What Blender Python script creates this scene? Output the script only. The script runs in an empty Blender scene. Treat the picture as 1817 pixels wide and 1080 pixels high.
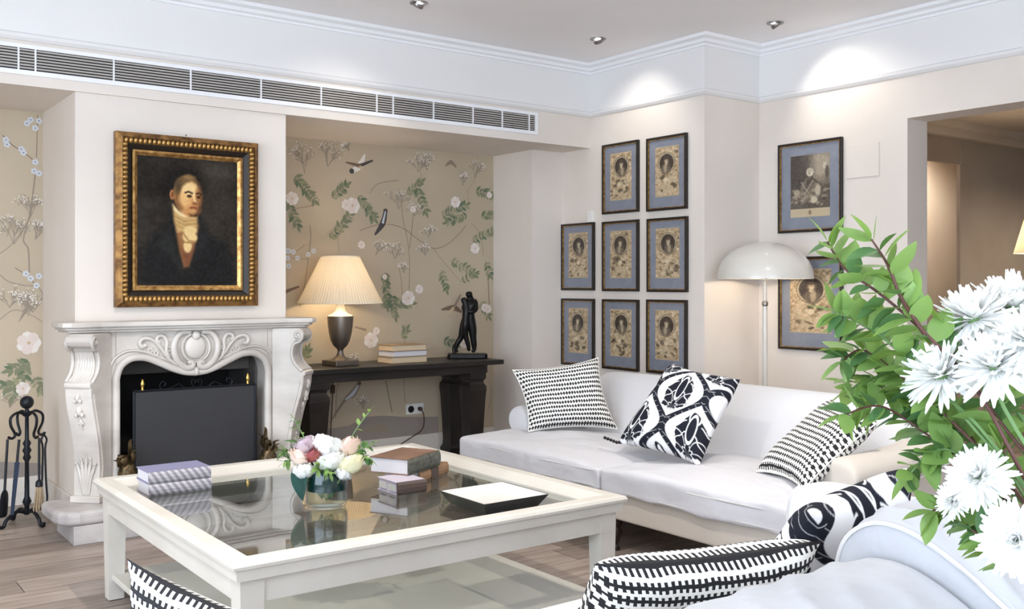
import bpy, math, random
import numpy as np
from mathutils import Vector, Matrix

S = bpy.context.scene
COL = S.collection
R = math.radians
rnd = random.Random(7)

# ------------------------------------------------------------------ camera
cam_d = bpy.data.cameras.new('camera')
cam_d.sensor_width = 36.0
cam_d.lens = 36.0 * 1740.0 / 1817.0
cam_d.shift_y = -(540.0 - 506.0) / 1817.0
cam_d.clip_start = 0.05
cam = bpy.data.objects.new('camera', cam_d)
COL.objects.link(cam)
cam.location = (0, 0, 1.30)
cam.rotation_euler = (R(90), 0, R(-36.793))
S.camera = cam

# ------------------------------------------------------------------ world and exposure
W = bpy.data.worlds.new('world')
S.world = W
W.use_nodes = True
bg = W.node_tree.nodes['Background']
bg.inputs[0].default_value = (0.75, 0.865, 1.0, 1)
bg.inputs[1].default_value = 5.6
S.view_settings.view_transform = 'Standard'
S.view_settings.look = 'None'
S.view_settings.gamma = 1.0
S.view_settings.use_curve_mapping = False
S.view_settings.exposure = 0.53
S.cycles.max_bounces = 8
S.cycles.diffuse_bounces = 4
S.cycles.adaptive_threshold = 0.06
S.cycles.adaptive_min_samples = 16
S.cycles.glossy_bounces = 4
S.cycles.transmission_bounces = 8
S.cycles.transparent_max_bounces = 8
S.cycles.caustics_reflective = False
S.cycles.caustics_refractive = False
S.cycles.sample_clamp_indirect = 8.0

def light(name, kind, loc, energy, color=(1, 1, 1), rot=(0, 0, 0), **kw):
    d = bpy.data.lights.new(name, kind)
    d.energy = energy
    d.color = color
    for k, v in kw.items():
        setattr(d, k, v)
    o = bpy.data.objects.new(name, d)
    COL.objects.link(o)
    o.location = loc
    o.rotation_euler = rot
    return o

# daylight portals in the two window openings (they guide the sky light, they give off none)
for nm, loc, rot, sx, sy in (
        ('daylight_portal', (-2.42, 1.0, 1.4), (0, R(-90), 0), 2.6, 5.2),
        ('daylight_portal', (0.4, -2.02, 1.6), (R(90), 0, 0), 3.6, 2.2)):
    p = light(nm, 'AREA', loc, 1.0, rot=rot, shape='RECTANGLE', size=sx, size_y=sy)
    p.data.cycles.is_portal = True

# ------------------------------------------------------------------ materials
def lin(c):
    return tuple(((x / 12.92) if x <= 0.04045 else ((x + 0.055) / 1.055) ** 2.4) for x in c)

def s8(r, g, b):
    return lin((r / 255, g / 255, b / 255))

MATS = {}
def mat(name, col, rough=0.6, metal=0.0, noise=None, bump=None, spec=0.5, coat=0.0, trans=0.0, ior=1.45,
        emit=None, sub=None, sheen=0.0):
    """col linear rgb; noise=(scale, colour2, detail[, stretch]); bump=(scale, strength, dist[, stretch])"""
    m = bpy.data.materials.new(name)
    m.use_nodes = True
    nt = m.node_tree
    b = nt.nodes['Principled BSDF']
    b.inputs['Base Color'].default_value = (*col, 1)
    b.inputs['Roughness'].default_value = rough
    b.inputs['Metallic'].default_value = metal
    b.inputs['Specular IOR Level'].default_value = spec
    b.inputs['Coat Weight'].default_value = coat
    b.inputs['Transmission Weight'].default_value = trans
    b.inputs['IOR'].default_value = ior
    b.inputs['Sheen Weight'].default_value = sheen
    if emit:
        b.inputs['Emission Color'].default_value = (*emit[0], 1)
        b.inputs['Emission Strength'].default_value = emit[1]
    tc = None
    def coords(stretch):
        nonlocal tc
        if tc is None:
            tc = nt.nodes.new('ShaderNodeTexCoord')
        mp = nt.nodes.new('ShaderNodeMapping')
        mp.inputs['Scale'].default_value = stretch or (1, 1, 1)
        nt.links.new(tc.outputs['Object'], mp.inputs['Vector'])
        return mp.outputs['Vector']
    if noise:
        n = nt.nodes.new('ShaderNodeTexNoise')
        n.inputs['Scale'].default_value = noise[0]
        n.inputs['Detail'].default_value = noise[2] if len(noise) > 2 else 4
        nt.links.new(coords(noise[3] if len(noise) > 3 else None), n.inputs['Vector'])
        ramp = nt.nodes.new('ShaderNodeValToRGB')
        ramp.color_ramp.elements[0].position = 0.35
        ramp.color_ramp.elements[1].position = 0.65
        ramp.color_ramp.elements[0].color = (*noise[1], 1)
        ramp.color_ramp.elements[1].color = (*col, 1)
        nt.links.new(n.outputs['Fac'], ramp.inputs['Fac'])
        nt.links.new(ramp.outputs['Color'], b.inputs['Base Color'])
    if bump:
        n = nt.nodes.new('ShaderNodeTexNoise')
        n.inputs['Scale'].default_value = bump[0]
        n.inputs['Detail'].default_value = 3
        nt.links.new(coords(bump[3] if len(bump) > 3 else None), n.inputs['Vector'])
        bn = nt.nodes.new('ShaderNodeBump')
        bn.inputs['Strength'].default_value = bump[1]
        bn.inputs['Distance'].default_value = bump[2]
        nt.links.new(n.outputs['Fac'], bn.inputs['Height'])
        nt.links.new(bn.outputs['Normal'], b.inputs['Normal'])
    MATS[name] = m
    return m

def attr_mat(name, rough=0.6, spec=0.3, coat=0.0, bump=None):
    m = mat(name, (0.5, 0.5, 0.5), rough, spec=spec, coat=coat, bump=bump)
    nt = m.node_tree
    a = nt.nodes.new('ShaderNodeAttribute')
    a.attribute_name = 'Col'
    nt.links.new(a.outputs['Color'], nt.nodes['Principled BSDF'].inputs['Base Color'])
    return m

PLASTER = mat('warm_white_plaster', s8(232, 223, 214), 0.75, noise=(1.6, s8(226, 216, 206), 4), bump=(3.0, 0.12, 0.02))
FRIEZE = mat('cool_white_plaster', s8(232, 230, 229), 0.7)
TRIMW = mat('white_trim_paint', s8(242, 242, 244), 0.5)
CEIL = mat('ceiling_paint', s8(250, 247, 247), 0.8, noise=(1.2, s8(246, 243, 243), 3))
WALLPAPER = mat('silk_wallpaper', s8(196, 180, 156), 0.55, noise=(1.3, s8(184, 169, 146), 5), bump=(60, 0.05, 0.002))
HALL = mat('hall_taupe_paint', s8(178, 166, 151), 0.8, noise=(2.0, s8(170, 157, 142), 3))
HALLC = mat('hall_ceiling_paint', s8(206, 194, 178), 0.8)
BASEB = mat('baseboard_paint', s8(222, 216, 208), 0.5)
def wood_mat(name, c1, c2, rough=0.45, scale=2.2, stretch=(1.2, 14, 6)):
    return mat(name, c1, rough, noise=(scale, c2, 8, stretch), bump=(scale * 3, 0.08, 0.004, stretch))
PLANKS = [wood_mat('oak_plank_%d' % i, s8(*a), s8(*b), 0.38, 2.0 + 0.3 * i)
          for i, (a, b) in enumerate((((168, 155, 146), (134, 118, 108)), ((158, 146, 138), (126, 112, 103)),
                                      ((176, 163, 154), (142, 127, 117)), ((150, 137, 129), (118, 104, 95))))]
FLOORB = mat('floor_joint', s8(70, 58, 50), 0.8)
MARBLE = mat('white_marble', s8(220, 214, 207), 0.32, noise=(2.2, s8(184, 177, 170), 10, (1, 1, 2.2)), bump=(8, 0.06, 0.01))
MARBLE2 = mat('grey_marble', s8(196, 192, 190), 0.35, noise=(4.5, s8(156, 151, 152), 12, (1, 1, 1.4)))
SOOT = mat('sooty_firebox', s8(34, 31, 30), 0.9, noise=(3, s8(20, 18, 18), 5))
FIREBRICK = mat('grey_firebox_lining', s8(104, 98, 94), 0.85, noise=(3, s8(70, 66, 64), 6))
IRON = mat('black_wrought_iron', s8(34, 36, 42), 0.42, metal=0.5, bump=(90, 0.2, 0.002))
IRONB = mat('blue_black_steel', s8(66, 78, 100), 0.35, metal=0.7)
BRASS = mat('polished_brass', s8(214, 178, 100), 0.25, metal=1.0)
BRONZE = mat('old_gilt_bronze', s8(122, 104, 74), 0.38, metal=0.8, noise=(30, s8(52, 42, 30), 4))
DKBRONZE = mat('dark_statue_bronze', s8(30, 28, 27), 0.36, metal=0.5, noise=(14, s8(20, 18, 17), 3))
BRISTLE = mat('brush_bristle', s8(170, 150, 122), 0.9)
EBONY = mat('dark_stained_wood', s8(46, 40, 38), 0.38, noise=(3, s8(30, 26, 25), 6, (1, 8, 1)), bump=(6, 0.15, 0.003, (1, 10, 1)))
GOLD = mat('antique_gilt', s8(166, 124, 72), 0.42, metal=0.65, noise=(26, s8(100, 68, 36), 4))
GOLDL = mat('bright_gilt', s8(204, 162, 98), 0.34, metal=0.7, noise=(40, s8(140, 100, 54), 3))
FRAMEDK = mat('dark_frame_hollow', s8(36, 27, 20), 0.45)
FRAMEB = mat('black_picture_frame', s8(38, 32, 28), 0.35)
MOUNT = mat('blue_grey_mount', s8(146, 150, 162), 0.8, noise=(14, s8(136, 141, 154), 3))
PAINTING = attr_mat('oil_painting', 0.6, 0.12, bump=(160, 0.12, 0.002))
PRINT = attr_mat('engraving_print', 0.7, 0.2)
TABLEW = mat('cream_table_paint', s8(206, 202, 194), 0.42, noise=(3, s8(196, 191, 182), 6, (1, 1, 1)), bump=(20, 0.05, 0.002))
SOFA = mat('white_linen', s8(216, 216, 219), 0.9, bump=(5.5, 0.35, 0.03), sheen=0.2)
SOFAW = mat('white_linen_creased', s8(204, 203, 207), 0.9, bump=(3.2, 0.45, 0.05, (1.0, 2.2, 1.5)), sheen=0.2)
SOFAC = mat('white_linen_shaded', s8(178, 179, 184), 0.9, bump=(3.2, 0.45, 0.05, (1.0, 2.2, 1.5)), sheen=0.2)  # same white linen, its colour darkened to stand for shade on the back cushions
SOFAB = mat('cream_linen', s8(204, 195, 184), 0.9, bump=(5.0, 0.25, 0.02), sheen=0.2)
PIPING = mat('linen_piping', s8(206, 203, 202), 0.85)
DKWOOD = mat('dark_leg_wood', s8(42, 30, 26), 0.35)
ENAMEL = mat('white_enamel', s8(218, 213, 204), 0.28, coat=0.5)
CHROME = mat('brushed_nickel', s8(150, 146, 142), 0.3, metal=0.9)
PEWTER = mat('brushed_pewter', s8(132, 124, 116), 0.36, metal=0.85, bump=(40, 0.1, 0.002, (1, 1, 8)))
CREAMC = mat('cream_lamp_neck', s8(240, 228, 206), 0.4)
WHITEPL = mat('white_plastic', s8(236, 234, 230), 0.4)
DARKPL = mat('dark_plastic', s8(24, 22, 22), 0.45)
CORD = mat('brown_cable', s8(70, 48, 36), 0.6)
BLACKLAC = mat('black_lacquer', s8(18, 19, 22), 0.16, coat=0.4)
WHITELAC = mat('white_lacquer', s8(200, 197, 192), 0.25)
def hexmat(name, rgb, rough=0.7, **k):
    return mat(name, s8(*rgb), rough, **k)
PAPER = hexmat('page_block', (206, 204, 208), 0.8, bump=(60, 0.3, 0.002, (0.2, 0.2, 12)))
PAPERT = hexmat('tan_page_block', (206, 186, 156), 0.8, bump=(60, 0.3, 0.002, (0.2, 0.2, 12)))
LAV = hexmat('lavender_book_cover', (128, 128, 158), 0.6)
BRN = hexmat('brown_leather_cover', (128, 98, 80), 0.55, noise=(8, s8(104, 78, 62), 5))
TANC = hexmat('tan_leather_cover', (150, 116, 86), 0.5, noise=(10, s8(120, 88, 62), 5))
DKBRN = hexmat('dark_leather_cover', (74, 60, 54), 0.5)
GRNB = hexmat('grey_green_spine', (98, 98, 88), 0.55, noise=(40, s8(60, 62, 56), 3))
BEIGEC = hexmat('beige_book_cover', (158, 134, 104), 0.6)
GREYC = hexmat('grey_book_cover', (150, 140, 134), 0.6)
LILAC = hexmat('lilac_book_cover', (186, 178, 190), 0.6)

def stripe_book_mat():
    m = mat('lavender_striped_spine', s8(150, 146, 152), 0.6)
    nt = m.node_tree
    tc = nt.nodes.new('ShaderNodeTexCoord')
    mp = nt.nodes.new('ShaderNodeMapping')
    mp.inputs['Rotation'].default_value = (0, R(35), 0)
    w = nt.nodes.new('ShaderNodeTexWave')
    w.inputs['Scale'].default_value = 14
    w.bands_direction = 'X'
    w.inputs['Distortion'].default_value = 0.5
    nt.links.new(tc.outputs['Object'], mp.inputs['Vector'])
    nt.links.new(mp.outputs['Vector'], w.inputs['Vector'])
    r = nt.nodes.new('ShaderNodeValToRGB')
    r.color_ramp.elements[0].color = (*s8(118, 114, 122), 1)
    r.color_ramp.elements[1].color = (*s8(172, 168, 172), 1)
    nt.links.new(w.outputs['Fac'], r.inputs['Fac'])
    nt.links.new(r.outputs['Color'], nt.nodes['Principled BSDF'].inputs['Base Color'])
    return m
STRIPEBOOK = stripe_book_mat()

def glass_mat(name, tint=(1, 1, 1), refl=1.0, f0=1.5, rough=0.0):
    """thin clear sheet: lets light straight through and mirrors by its viewing angle"""
    m = bpy.data.materials.new(name)
    m.use_nodes = True
    nt = m.node_tree
    nt.nodes.clear()
    out = nt.nodes.new('ShaderNodeOutputMaterial')
    mix = nt.nodes.new('ShaderNodeMixShader')
    tr = nt.nodes.new('ShaderNodeBsdfTransparent')
    tr.inputs[0].default_value = (*tint, 1)
    gl = nt.nodes.new('ShaderNodeBsdfGlossy')
    gl.inputs['Roughness'].default_value = rough
    gl.inputs['Color'].default_value = (refl, refl, refl, 1)
    # Schlick reflectance from the viewing angle, the same on both faces of the sheet
    geo = nt.nodes.new('ShaderNodeNewGeometry')
    dot = nt.nodes.new('ShaderNodeVectorMath')
    dot.operation = 'DOT_PRODUCT'
    nt.links.new(geo.outputs['Normal'], dot.inputs[0])
    nt.links.new(geo.outputs['Incoming'], dot.inputs[1])
    def mth(op, x, y):
        n = nt.nodes.new('ShaderNodeMath')
        n.operation = op
        n.use_clamp = True
        for i, q in enumerate((x, y)):
            if isinstance(q, (int, float)): n.inputs[i].default_value = q
            else: nt.links.new(q, n.inputs[i])
        return n.outputs[0]
    ab = nt.nodes.new('ShaderNodeMath')
    ab.operation = 'ABSOLUTE'
    nt.links.new(dot.outputs['Value'], ab.inputs[0])
    r0 = ((f0 - 1) / (f0 + 1)) ** 2
    fac = mth('ADD', mth('MULTIPLY', mth('POWER', mth('SUBTRACT', 1.0, ab.outputs[0]), 5.0), 1 - r0), r0)
    nt.links.new(fac, mix.inputs[0])
    nt.links.new(tr.outputs[0], mix.inputs[1])
    nt.links.new(gl.outputs[0], mix.inputs[2])
    nt.links.new(mix.outputs[0], out.inputs[0])
    return m
TABLEGLASS = glass_mat('table_glass', (0.80, 0.83, 0.81), 0.97, 2.5)
PICGLASS = glass_mat('picture_glass', (0.985, 0.985, 0.985), 0.8, 1.35)
VASEGLASS = glass_mat('vase_glass', (0.92, 0.95, 0.95), 0.7, 1.42)
WATER = glass_mat('vase_water', (0.93, 0.95, 0.95), 0.8, 1.33)

def leaf_mat(name, rgb, rgb2, rough=0.45):
    m = mat(name, s8(*rgb), rough, noise=(9, s8(*rgb2), 3))
    nt = m.node_tree
    b = nt.nodes['Principled BSDF']
    t = nt.nodes.new('ShaderNodeBsdfTranslucent')
    t.inputs[0].default_value = (*s8(min(255, rgb[0] + 40), min(255, rgb[1] + 45), rgb[2]), 1)
    mx = nt.nodes.new('ShaderNodeMixShader')
    mx.inputs[0].default_value = 0.28
    nt.links.new(b.outputs[0], mx.inputs[1])
    nt.links.new(t.outputs[0], mx.inputs[2])
    nt.links.new(mx.outputs[0], nt.nodes['Material Output'].inputs[0])
    return m
LEAF = leaf_mat('fresh_green_leaf', (140, 168, 98), (112, 146, 80))
LEAFD = leaf_mat('deep_green_leaf', (94, 130, 82), (74, 110, 70))
LEAFB = leaf_mat('blue_green_leaf', (52, 96, 92), (40, 78, 74), 0.3)
STEM = hexmat('reddish_brown_stem', (84, 52, 46), 0.6)
STEMG = hexmat('green_stem', (98, 130, 78), 0.6)
def petal_mat(name, rgb, rgb2):
    return leaf_mat(name, rgb, rgb2, 0.6)
PET_W = petal_mat('white_petals', (240, 240, 242), (233, 234, 236))
PET_C = petal_mat('cream_petals', (240, 236, 214), (234, 228, 198))
PET_P = petal_mat('blush_petals', (236, 216, 212), (230, 200, 198))
PET_R = petal_mat('dusty_rose_petals', (190, 116, 124), (166, 92, 104))
PET_L = petal_mat('lilac_petals', (212, 196, 212), (196, 176, 198))

def shade_mat():
    m = bpy.data.materials.new('pleated_cream_shade')
    m.use_nodes = True
    nt = m.node_tree
    b = nt.nodes['Principled BSDF']
    b.inputs['Base Color'].default_value = (*s8(226, 214, 192), 1)
    b.inputs['Roughness'].default_value = 0.8
    t = nt.nodes.new('ShaderNodeBsdfTranslucent')
    t.inputs[0].default_value = (*s8(228, 205, 165), 1)
    mx = nt.nodes.new('ShaderNodeMixShader')
    mx.inputs[0].default_value = 0.20
    nt.links.new(b.outputs[0], mx.inputs[1])
    nt.links.new(t.outputs[0], mx.inputs[2])
    nt.links.new(mx.outputs[0], nt.nodes['Material Output'].inputs[0])
    return m
SHADE = shade_mat()
BULB = mat('lit_bulb', (1, 1, 1), 0.5, emit=((1.0, 0.80, 0.52), 6.0))
DOWNL = mat('lit_downlight', (1, 1, 1), 0.5, emit=((0.93, 0.95, 1.0), 5.0))

def weave_mat(name, fu, fv, tick=0.46, reach=0.36, line=0.13):
    """black bars with crossing ticks on off-white cotton; fu ticks and fv bars across the cushion (UV)"""
    m = mat(name, (0.7, 0.7, 0.7), 0.9)
    nt = m.node_tree
    N, L = nt.nodes, nt.links
    uv = N.new('ShaderNodeUVMap')
    sp = N.new('ShaderNodeSeparateXYZ')
    L.new(uv.outputs[0], sp.inputs[0])
    def mth(op, a, b=None):
        n = N.new('ShaderNodeMath')
        n.operation = op
        for i, x in enumerate((a, b)):
            if x is None:
                continue
            if isinstance(x, (int, float)):
                n.inputs[i].default_value = x
            else:
                L.new(x, n.inputs[i])
        return n.outputs[0]
    noi = N.new('ShaderNodeTexNoise')
    noi.inputs['Scale'].default_value = 9
    L.new(uv.outputs[0], noi.inputs['Vector'])
    wob = mth('MULTIPLY', mth('SUBTRACT', noi.outputs['Fac'], 0.5), 0.6)
    v = mth('ADD', mth('MULTIPLY', sp.outputs['Y'], fv), mth('MULTIPLY', wob, 0.6))
    u = mth('ADD', mth('MULTIPLY', sp.outputs['X'], fu), wob)
    row = mth('FLOOR', v)
    dv = mth('ABSOLUTE', mth('SUBTRACT', mth('FRACT', v), 0.5))
    uo = mth('FRACT', mth('ADD', u, mth('MULTIPLY', row, 0.37)))
    bar = mth('LESS_THAN', dv, line)
    tk = mth('MULTIPLY', mth('LESS_THAN', uo, tick), mth('LESS_THAN', dv, reach))
    f = mth('MAXIMUM', bar, tk)
    mx = N.new('ShaderNodeMix')
    mx.data_type = 'RGBA'
    mx.inputs['A'].default_value = (*s8(234, 232, 226), 1)
    mx.inputs['B'].default_value = (*s8(32, 31, 34), 1)
    L.new(f, mx.inputs['Factor'])
    L.new(mx.outputs['Result'], N['Principled BSDF'].inputs['Base Color'])
    return m
WEAVE1 = weave_mat('small_tick_weave', 32, 15, 0.52, 0.34, 0.09)
WEAVE2 = weave_mat('fine_tick_weave', 24, 17, 0.5, 0.34, 0.10)
WEAVE3 = weave_mat('bold_tick_weave', 36, 12.5, 0.5, 0.38, 0.13)
DAMASK = attr_mat('damask_cloth', 0.85, 0.2)

# ------------------------------------------------------------------ mesh helpers
class MB:
    def __init__(s):
        s.v, s.f, s.m, s.uv = [], [], [], None
    def add(s, vs, fs, mi=0):
        o = len(s.v)
        s.v += [tuple(p) for p in vs]
        s.f += [tuple(i + o for i in f) for f in fs]
        s.m += [mi] * len(fs)
        return s
    def box(s, x0, x1, y0, y1, z0, z1, mi=0):
        return s.add([(x, y, z) for z in (z0, z1) for y in (y0, y1) for x in (x0, x1)],
                     [(0, 2, 3, 1), (4, 5, 7, 6), (0, 1, 5, 4), (2, 6, 7, 3), (0, 4, 6, 2), (1, 3, 7, 5)], mi)
    def frustum(s, r0, z0, r1, z1, mi=0):
        """r = (x0,x1,y0,y1) at z0 and z1"""
        vs = [(x, y, z) for r, z in ((r0, z0), (r1, z1)) for y in r[2:4] for x in r[0:2]]
        return s.add(vs, [(0, 2, 3, 1), (4, 5, 7, 6), (0, 1, 5, 4), (2, 6, 7, 3), (0, 4, 6, 2), (1, 3, 7, 5)], mi)
    def rings(s, rings, closed=True, cap=True, mi=0):
        n = len(rings[0])
        vs = [p for r in rings for p in r]
        fs = []
        for a in range(len(rings) - 1):
            for i in range(n if closed else n - 1):
                j = (i + 1) % n
                fs.append((a * n + i, a * n + j, (a + 1) * n + j, (a + 1) * n + i))
        if cap and closed:
            fs.append(tuple(range(n - 1, -1, -1)))
            fs.append(tuple((len(rings) - 1) * n + i for i in range(n)))
        return s.add(vs, fs, mi)
    def lathe(s, prof, n=24, c=(0, 0, 0), cap=True, mi=0):
        rg = [[(c[0] + r * math.cos(2 * math.pi * i / n), c[1] + r * math.sin(2 * math.pi * i / n), c[2] + z)
               for i in range(n)] for r, z in prof]
        return s.rings(rg, True, cap, mi)
    def tube(s, pts, rad, n=8, mi=0, cap=True, flat=1.0):
        pts = [Vector(p) for p in pts]
        if not hasattr(rad, '__len__'):
            rad = [rad] * len(pts)
        rg = []
        up = None
        for i, p in enumerate(pts):
            d = (pts[min(i + 1, len(pts) - 1)] - pts[max(i - 1, 0)])
            d = d.normalized() if d.length > 1e-9 else Vector((0, 0, 1))
            if up is None:
                up = d.orthogonal().normalized()
            up = (up - d * up.dot(d))
            up = up.normalized() if up.length > 1e-6 else d.orthogonal().normalized()
            w = d.cross(up)
            rg.append([tuple(p + (up * math.cos(2 * math.pi * k / n) + w * math.sin(2 * math.pi * k / n) * flat) * rad[i])
                       for k in range(n)])
        return s.rings(rg, True, cap, mi)
    def sphere(s, c, r, nu=12, nv=8, sc=(1, 1, 1), mi=0):
        prof = []
        for i in range(nv + 1):
            a = math.pi * i / nv
            prof.append((max(1e-4, math.sin(a)) * r, -math.cos(a) * r))
        rg = [[(c[0] + q * sc[0] * math.cos(2 * math.pi * k / nu), c[1] + q * sc[1] * math.sin(2 * math.pi * k / nu), c[2] + z * sc[2])
               for k in range(nu)] for q, z in prof]
        return s.rings(rg, True, True, mi)
    def prism(s, poly, put, d0, d1, mi=0):
        """poly of (a,b); put(a,b,d) -> xyz"""
        n = len(poly)
        vs = [put(a, b, d0) for a, b in poly] + [put(a, b, d1) for a, b in poly]
        fs = [tuple(range(n - 1, -1, -1)), tuple(range(n, 2 * n))]
        fs += [(i, (i + 1) % n, n + (i + 1) % n, n + i) for i in range(n)]
        return s.add(vs, fs, mi)
    def xform(s, M):
        s.v = [tuple(M @ Vector(p)) for p in s.v]
        return s
    def mesh(s, name, mats, smooth=None, flip=False):
        me = bpy.data.meshes.new(name)
        me.from_pydata(s.v, [], s.f)
        for m in (mats if isinstance(mats, (list, tuple)) else [mats]):
            me.materials.append(m)
        if any(s.m):
            me.polygons.foreach_set('material_index', s.m)
        if smooth is not None:
            me.polygons.foreach_set('use_smooth', [True] * len(me.polygons))
            if smooth < 180:
                me.set_sharp_from_angle(angle=R(smooth))
        fix_normals(me)
        return me
    def build(s, name, mats, parent=None, smooth=None, bevel=0.0, sub=0, loc=None, rot=None, seg=2):
        o = bpy.data.objects.new(name, s.mesh(name, mats, smooth))
        COL.objects.link(o)
        if parent:
            o.parent = parent
        if loc is not None:
            o.location = loc
        if rot is not None:
            o.rotation_euler = rot
        if bevel:
            b = o.modifiers.new('bevel', 'BEVEL')
            b.width = bevel
            b.segments = seg
            b.limit_method = 'ANGLE'
            b.angle_limit = R(40)
        if sub:
            m = o.modifiers.new('subdivision', 'SUBSURF')
            m.levels = m.render_levels = sub
        return o

import bmesh
def fix_normals(me):
    bm = bmesh.new()
    bm.from_mesh(me)
    bmesh.ops.recalc_face_normals(bm, faces=bm.faces)
    bm.to_mesh(me)
    bm.free()

def tag(o, label=None, cat=None, group=None, kind=None):
    if label: o['label'] = label
    if cat: o['category'] = cat
    if group: o['group'] = group
    if kind: o['kind'] = kind
    return o

def thing(name, label, cat, loc=(0, 0, 0), rz=0.0, group=None, rot=None):
    o = bpy.data.objects.new(name, None)
    o.empty_display_size = 0.1
    COL.objects.link(o)
    o.location = loc
    o.rotation_euler = rot if rot is not None else (0, 0, rz)
    return tag(o, label, cat, group)

def link_copy(src, parent=None, loc=None, rot=None, scale=None):
    c = src.copy()
    COL.objects.link(c)
    c.parent = parent
    if loc is not None: c.location = loc
    if rot is not None: c.rotation_euler = rot
    if scale is not None: c.scale = scale
    return c

def mesh_obj(name, me, parent=None, loc=(0, 0, 0), rot=None, scale=None):
    o = bpy.data.objects.new(name, me)
    COL.objects.link(o)
    o.parent = parent
    o.location = loc
    if rot is not None: o.rotation_euler = rot
    if scale is not None: o.scale = scale
    return o

def struct(o):
    o['kind'] = 'structure'
    return o

def smooth_path(pts, n=6):
    """Catmull-Rom through points"""
    P = [Vector(p) for p in pts]
    out = []
    for i in range(len(P) - 1):
        p0, p1, p2, p3 = P[max(i - 1, 0)], P[i], P[i + 1], P[min(i + 2, len(P) - 1)]
        for k in range(n):
            t = k / n
            out.append(0.5 * ((2 * p1) + (p2 - p0) * t + (2 * p0 - 5 * p1 + 4 * p2 - p3) * t * t
                              + (3 * p1 - p0 - 3 * p2 + p3) * t ** 3))
    out.append(P[-1])
    return out

def sweep(mb, path, prof):
    """prof of (offset to the right of travel, z) along a plan polyline, mitred"""
    n = len(path)
    rg = []
    for i, (x, y) in enumerate(path):
        def nrm(a, b):
            d = Vector((b[0] - a[0], b[1] - a[1])).normalized()
            return Vector((d.y, -d.x))
        n0 = nrm(path[i - 1], path[i]) if i else nrm(path[0], path[1])
        n1 = nrm(path[i], path[i + 1]) if i < n - 1 else n0
        m = n0 + n1
        m = m / max(0.2, m.dot(n0))
        rg.append([(x + m.x * o, y + m.y * o, z) for o, z in prof])
    return mb.rings(rg, True, True)

# ------------------------------------------------------------------ painted pictures (flat prints kept as colour on a fine grid)
class Pic:
    def __init__(s, nx, ny, aspect, base):
        s.nx, s.ny = nx, ny
        u, v = np.meshgrid(np.linspace(0, 1, nx), np.linspace(0, 1, ny))
        s.u, s.v, s.a = u, v, aspect            # aspect = height / width
        s.c = np.empty((ny, nx, 3))
        s.c[:] = np.array(base) / 255.0
    def blend(s, mask, col):
        mask = np.clip(mask, 0, 1)[..., None]
        s.c = s.c * (1 - mask) + mask * (np.array(col) / 255.0)
    def ell(s, cx, cy, rx, ry, col, soft=0.15, rot=0, op=1.0):
        du, dv = s.u - cx, (s.v - cy) * s.a
        ry = ry * s.a
        c, k = math.cos(rot), math.sin(rot)
        x, y = du * c + dv * k, -du * k + dv * c
        d = np.sqrt((x / rx) ** 2 + (y / ry) ** 2)
        s.blend(op * np.clip((1 - d) / soft + 0.5, 0, 1), col)
    def ring(s, cx, cy, rx, ry, w, col, op=1.0):
        du, dv = s.u - cx, (s.v - cy)
        d = np.sqrt((du / rx) ** 2 + (dv / ry) ** 2)
        s.blend(op * np.clip((w - np.abs(d - 1)) / (w * 0.6) + 0.3, 0, 1), col)
    def sd(s, pts):
        x, y = s.u, s.v * s.a
        P = [(p[0], p[1] * s.a) for p in pts]
        ins = np.zeros_like(x, bool)
        dm = np.full_like(x, 9.0)
        for i in range(len(P)):
            (x0, y0), (x1, y1) = P[i], P[(i + 1) % len(P)]
            ex, ey = x1 - x0, y1 - y0
            t = np.clip(((x - x0) * ex + (y - y0) * ey) / (ex * ex + ey * ey + 1e-12), 0, 1)
            dm = np.minimum(dm, np.hypot(x - x0 - t * ex, y - y0 - t * ey))
            cr = ((y0 > y) != (y1 > y)) & (x < (x1 - x0) * (y - y0) / (y1 - y0 + 1e-12) + x0)
            ins ^= cr
        return np.where(ins, dm, -dm)
    def poly(s, pts, col, soft=0.012, op=1.0):
        s.blend(op * np.clip(s.sd(pts) / soft + 0.5, 0, 1), col)
    def line(s, pts, w, col, op=1.0):
        x, y = s.u, s.v * s.a
        dm = np.full_like(x, 9.0)
        for (x0, y0), (x1, y1) in zip(pts[:-1], pts[1:]):
            y0, y1 = y0 * s.a, y1 * s.a
            ex, ey = x1 - x0, y1 - y0
            t = np.clip(((x - x0) * ex + (y - y0) * ey) / (ex * ex + ey * ey + 1e-12), 0, 1)
            dm = np.minimum(dm, np.hypot(x - x0 - t * ex, y - y0 - t * ey))
        s.blend(op * np.clip((w - dm) / (w * 0.7) + 0.2, 0, 1), col)
    def noise(s, amp, cell, seed, mask=None):
        g = np.random.RandomState(seed)
        gx, gy = max(2, int(cell)), max(2, int(cell * s.a))
        lo = g.rand(gy + 1, gx + 1)
        fx, fy = s.u * (gx - 1e-6), s.v * (gy - 1e-6)
        i, j = fx.astype(int), fy.astype(int)
        tx, ty = fx - i, fy - j
        n = (lo[j, i] * (1 - tx) * (1 - ty) + lo[j, i + 1] * tx * (1 - ty) + lo[j + 1, i] * (1 - tx) * ty + lo[j + 1, i + 1] * tx * ty)
        n = (n - 0.5) * 2 * amp / 255.0
        if mask is not None:
            n = n * mask
        s.c = np.clip(s.c + n[..., None], 0, 1)
        return n
    def colors(s):
        c = np.clip(s.c, 0, 1)
        l = np.where(c <= 0.04045, c / 12.92, ((c + 0.055) / 1.055) ** 2.4)
        return np.concatenate([l, np.ones(l.shape[:2] + (1,))], axis=2).reshape(-1, 4)

def set_colors(me, cols):
    a = me.color_attributes.new('Col', 'FLOAT_COLOR', 'POINT')
    a.data.foreach_set('color', np.asarray(cols, dtype=np.float32).ravel())

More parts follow.
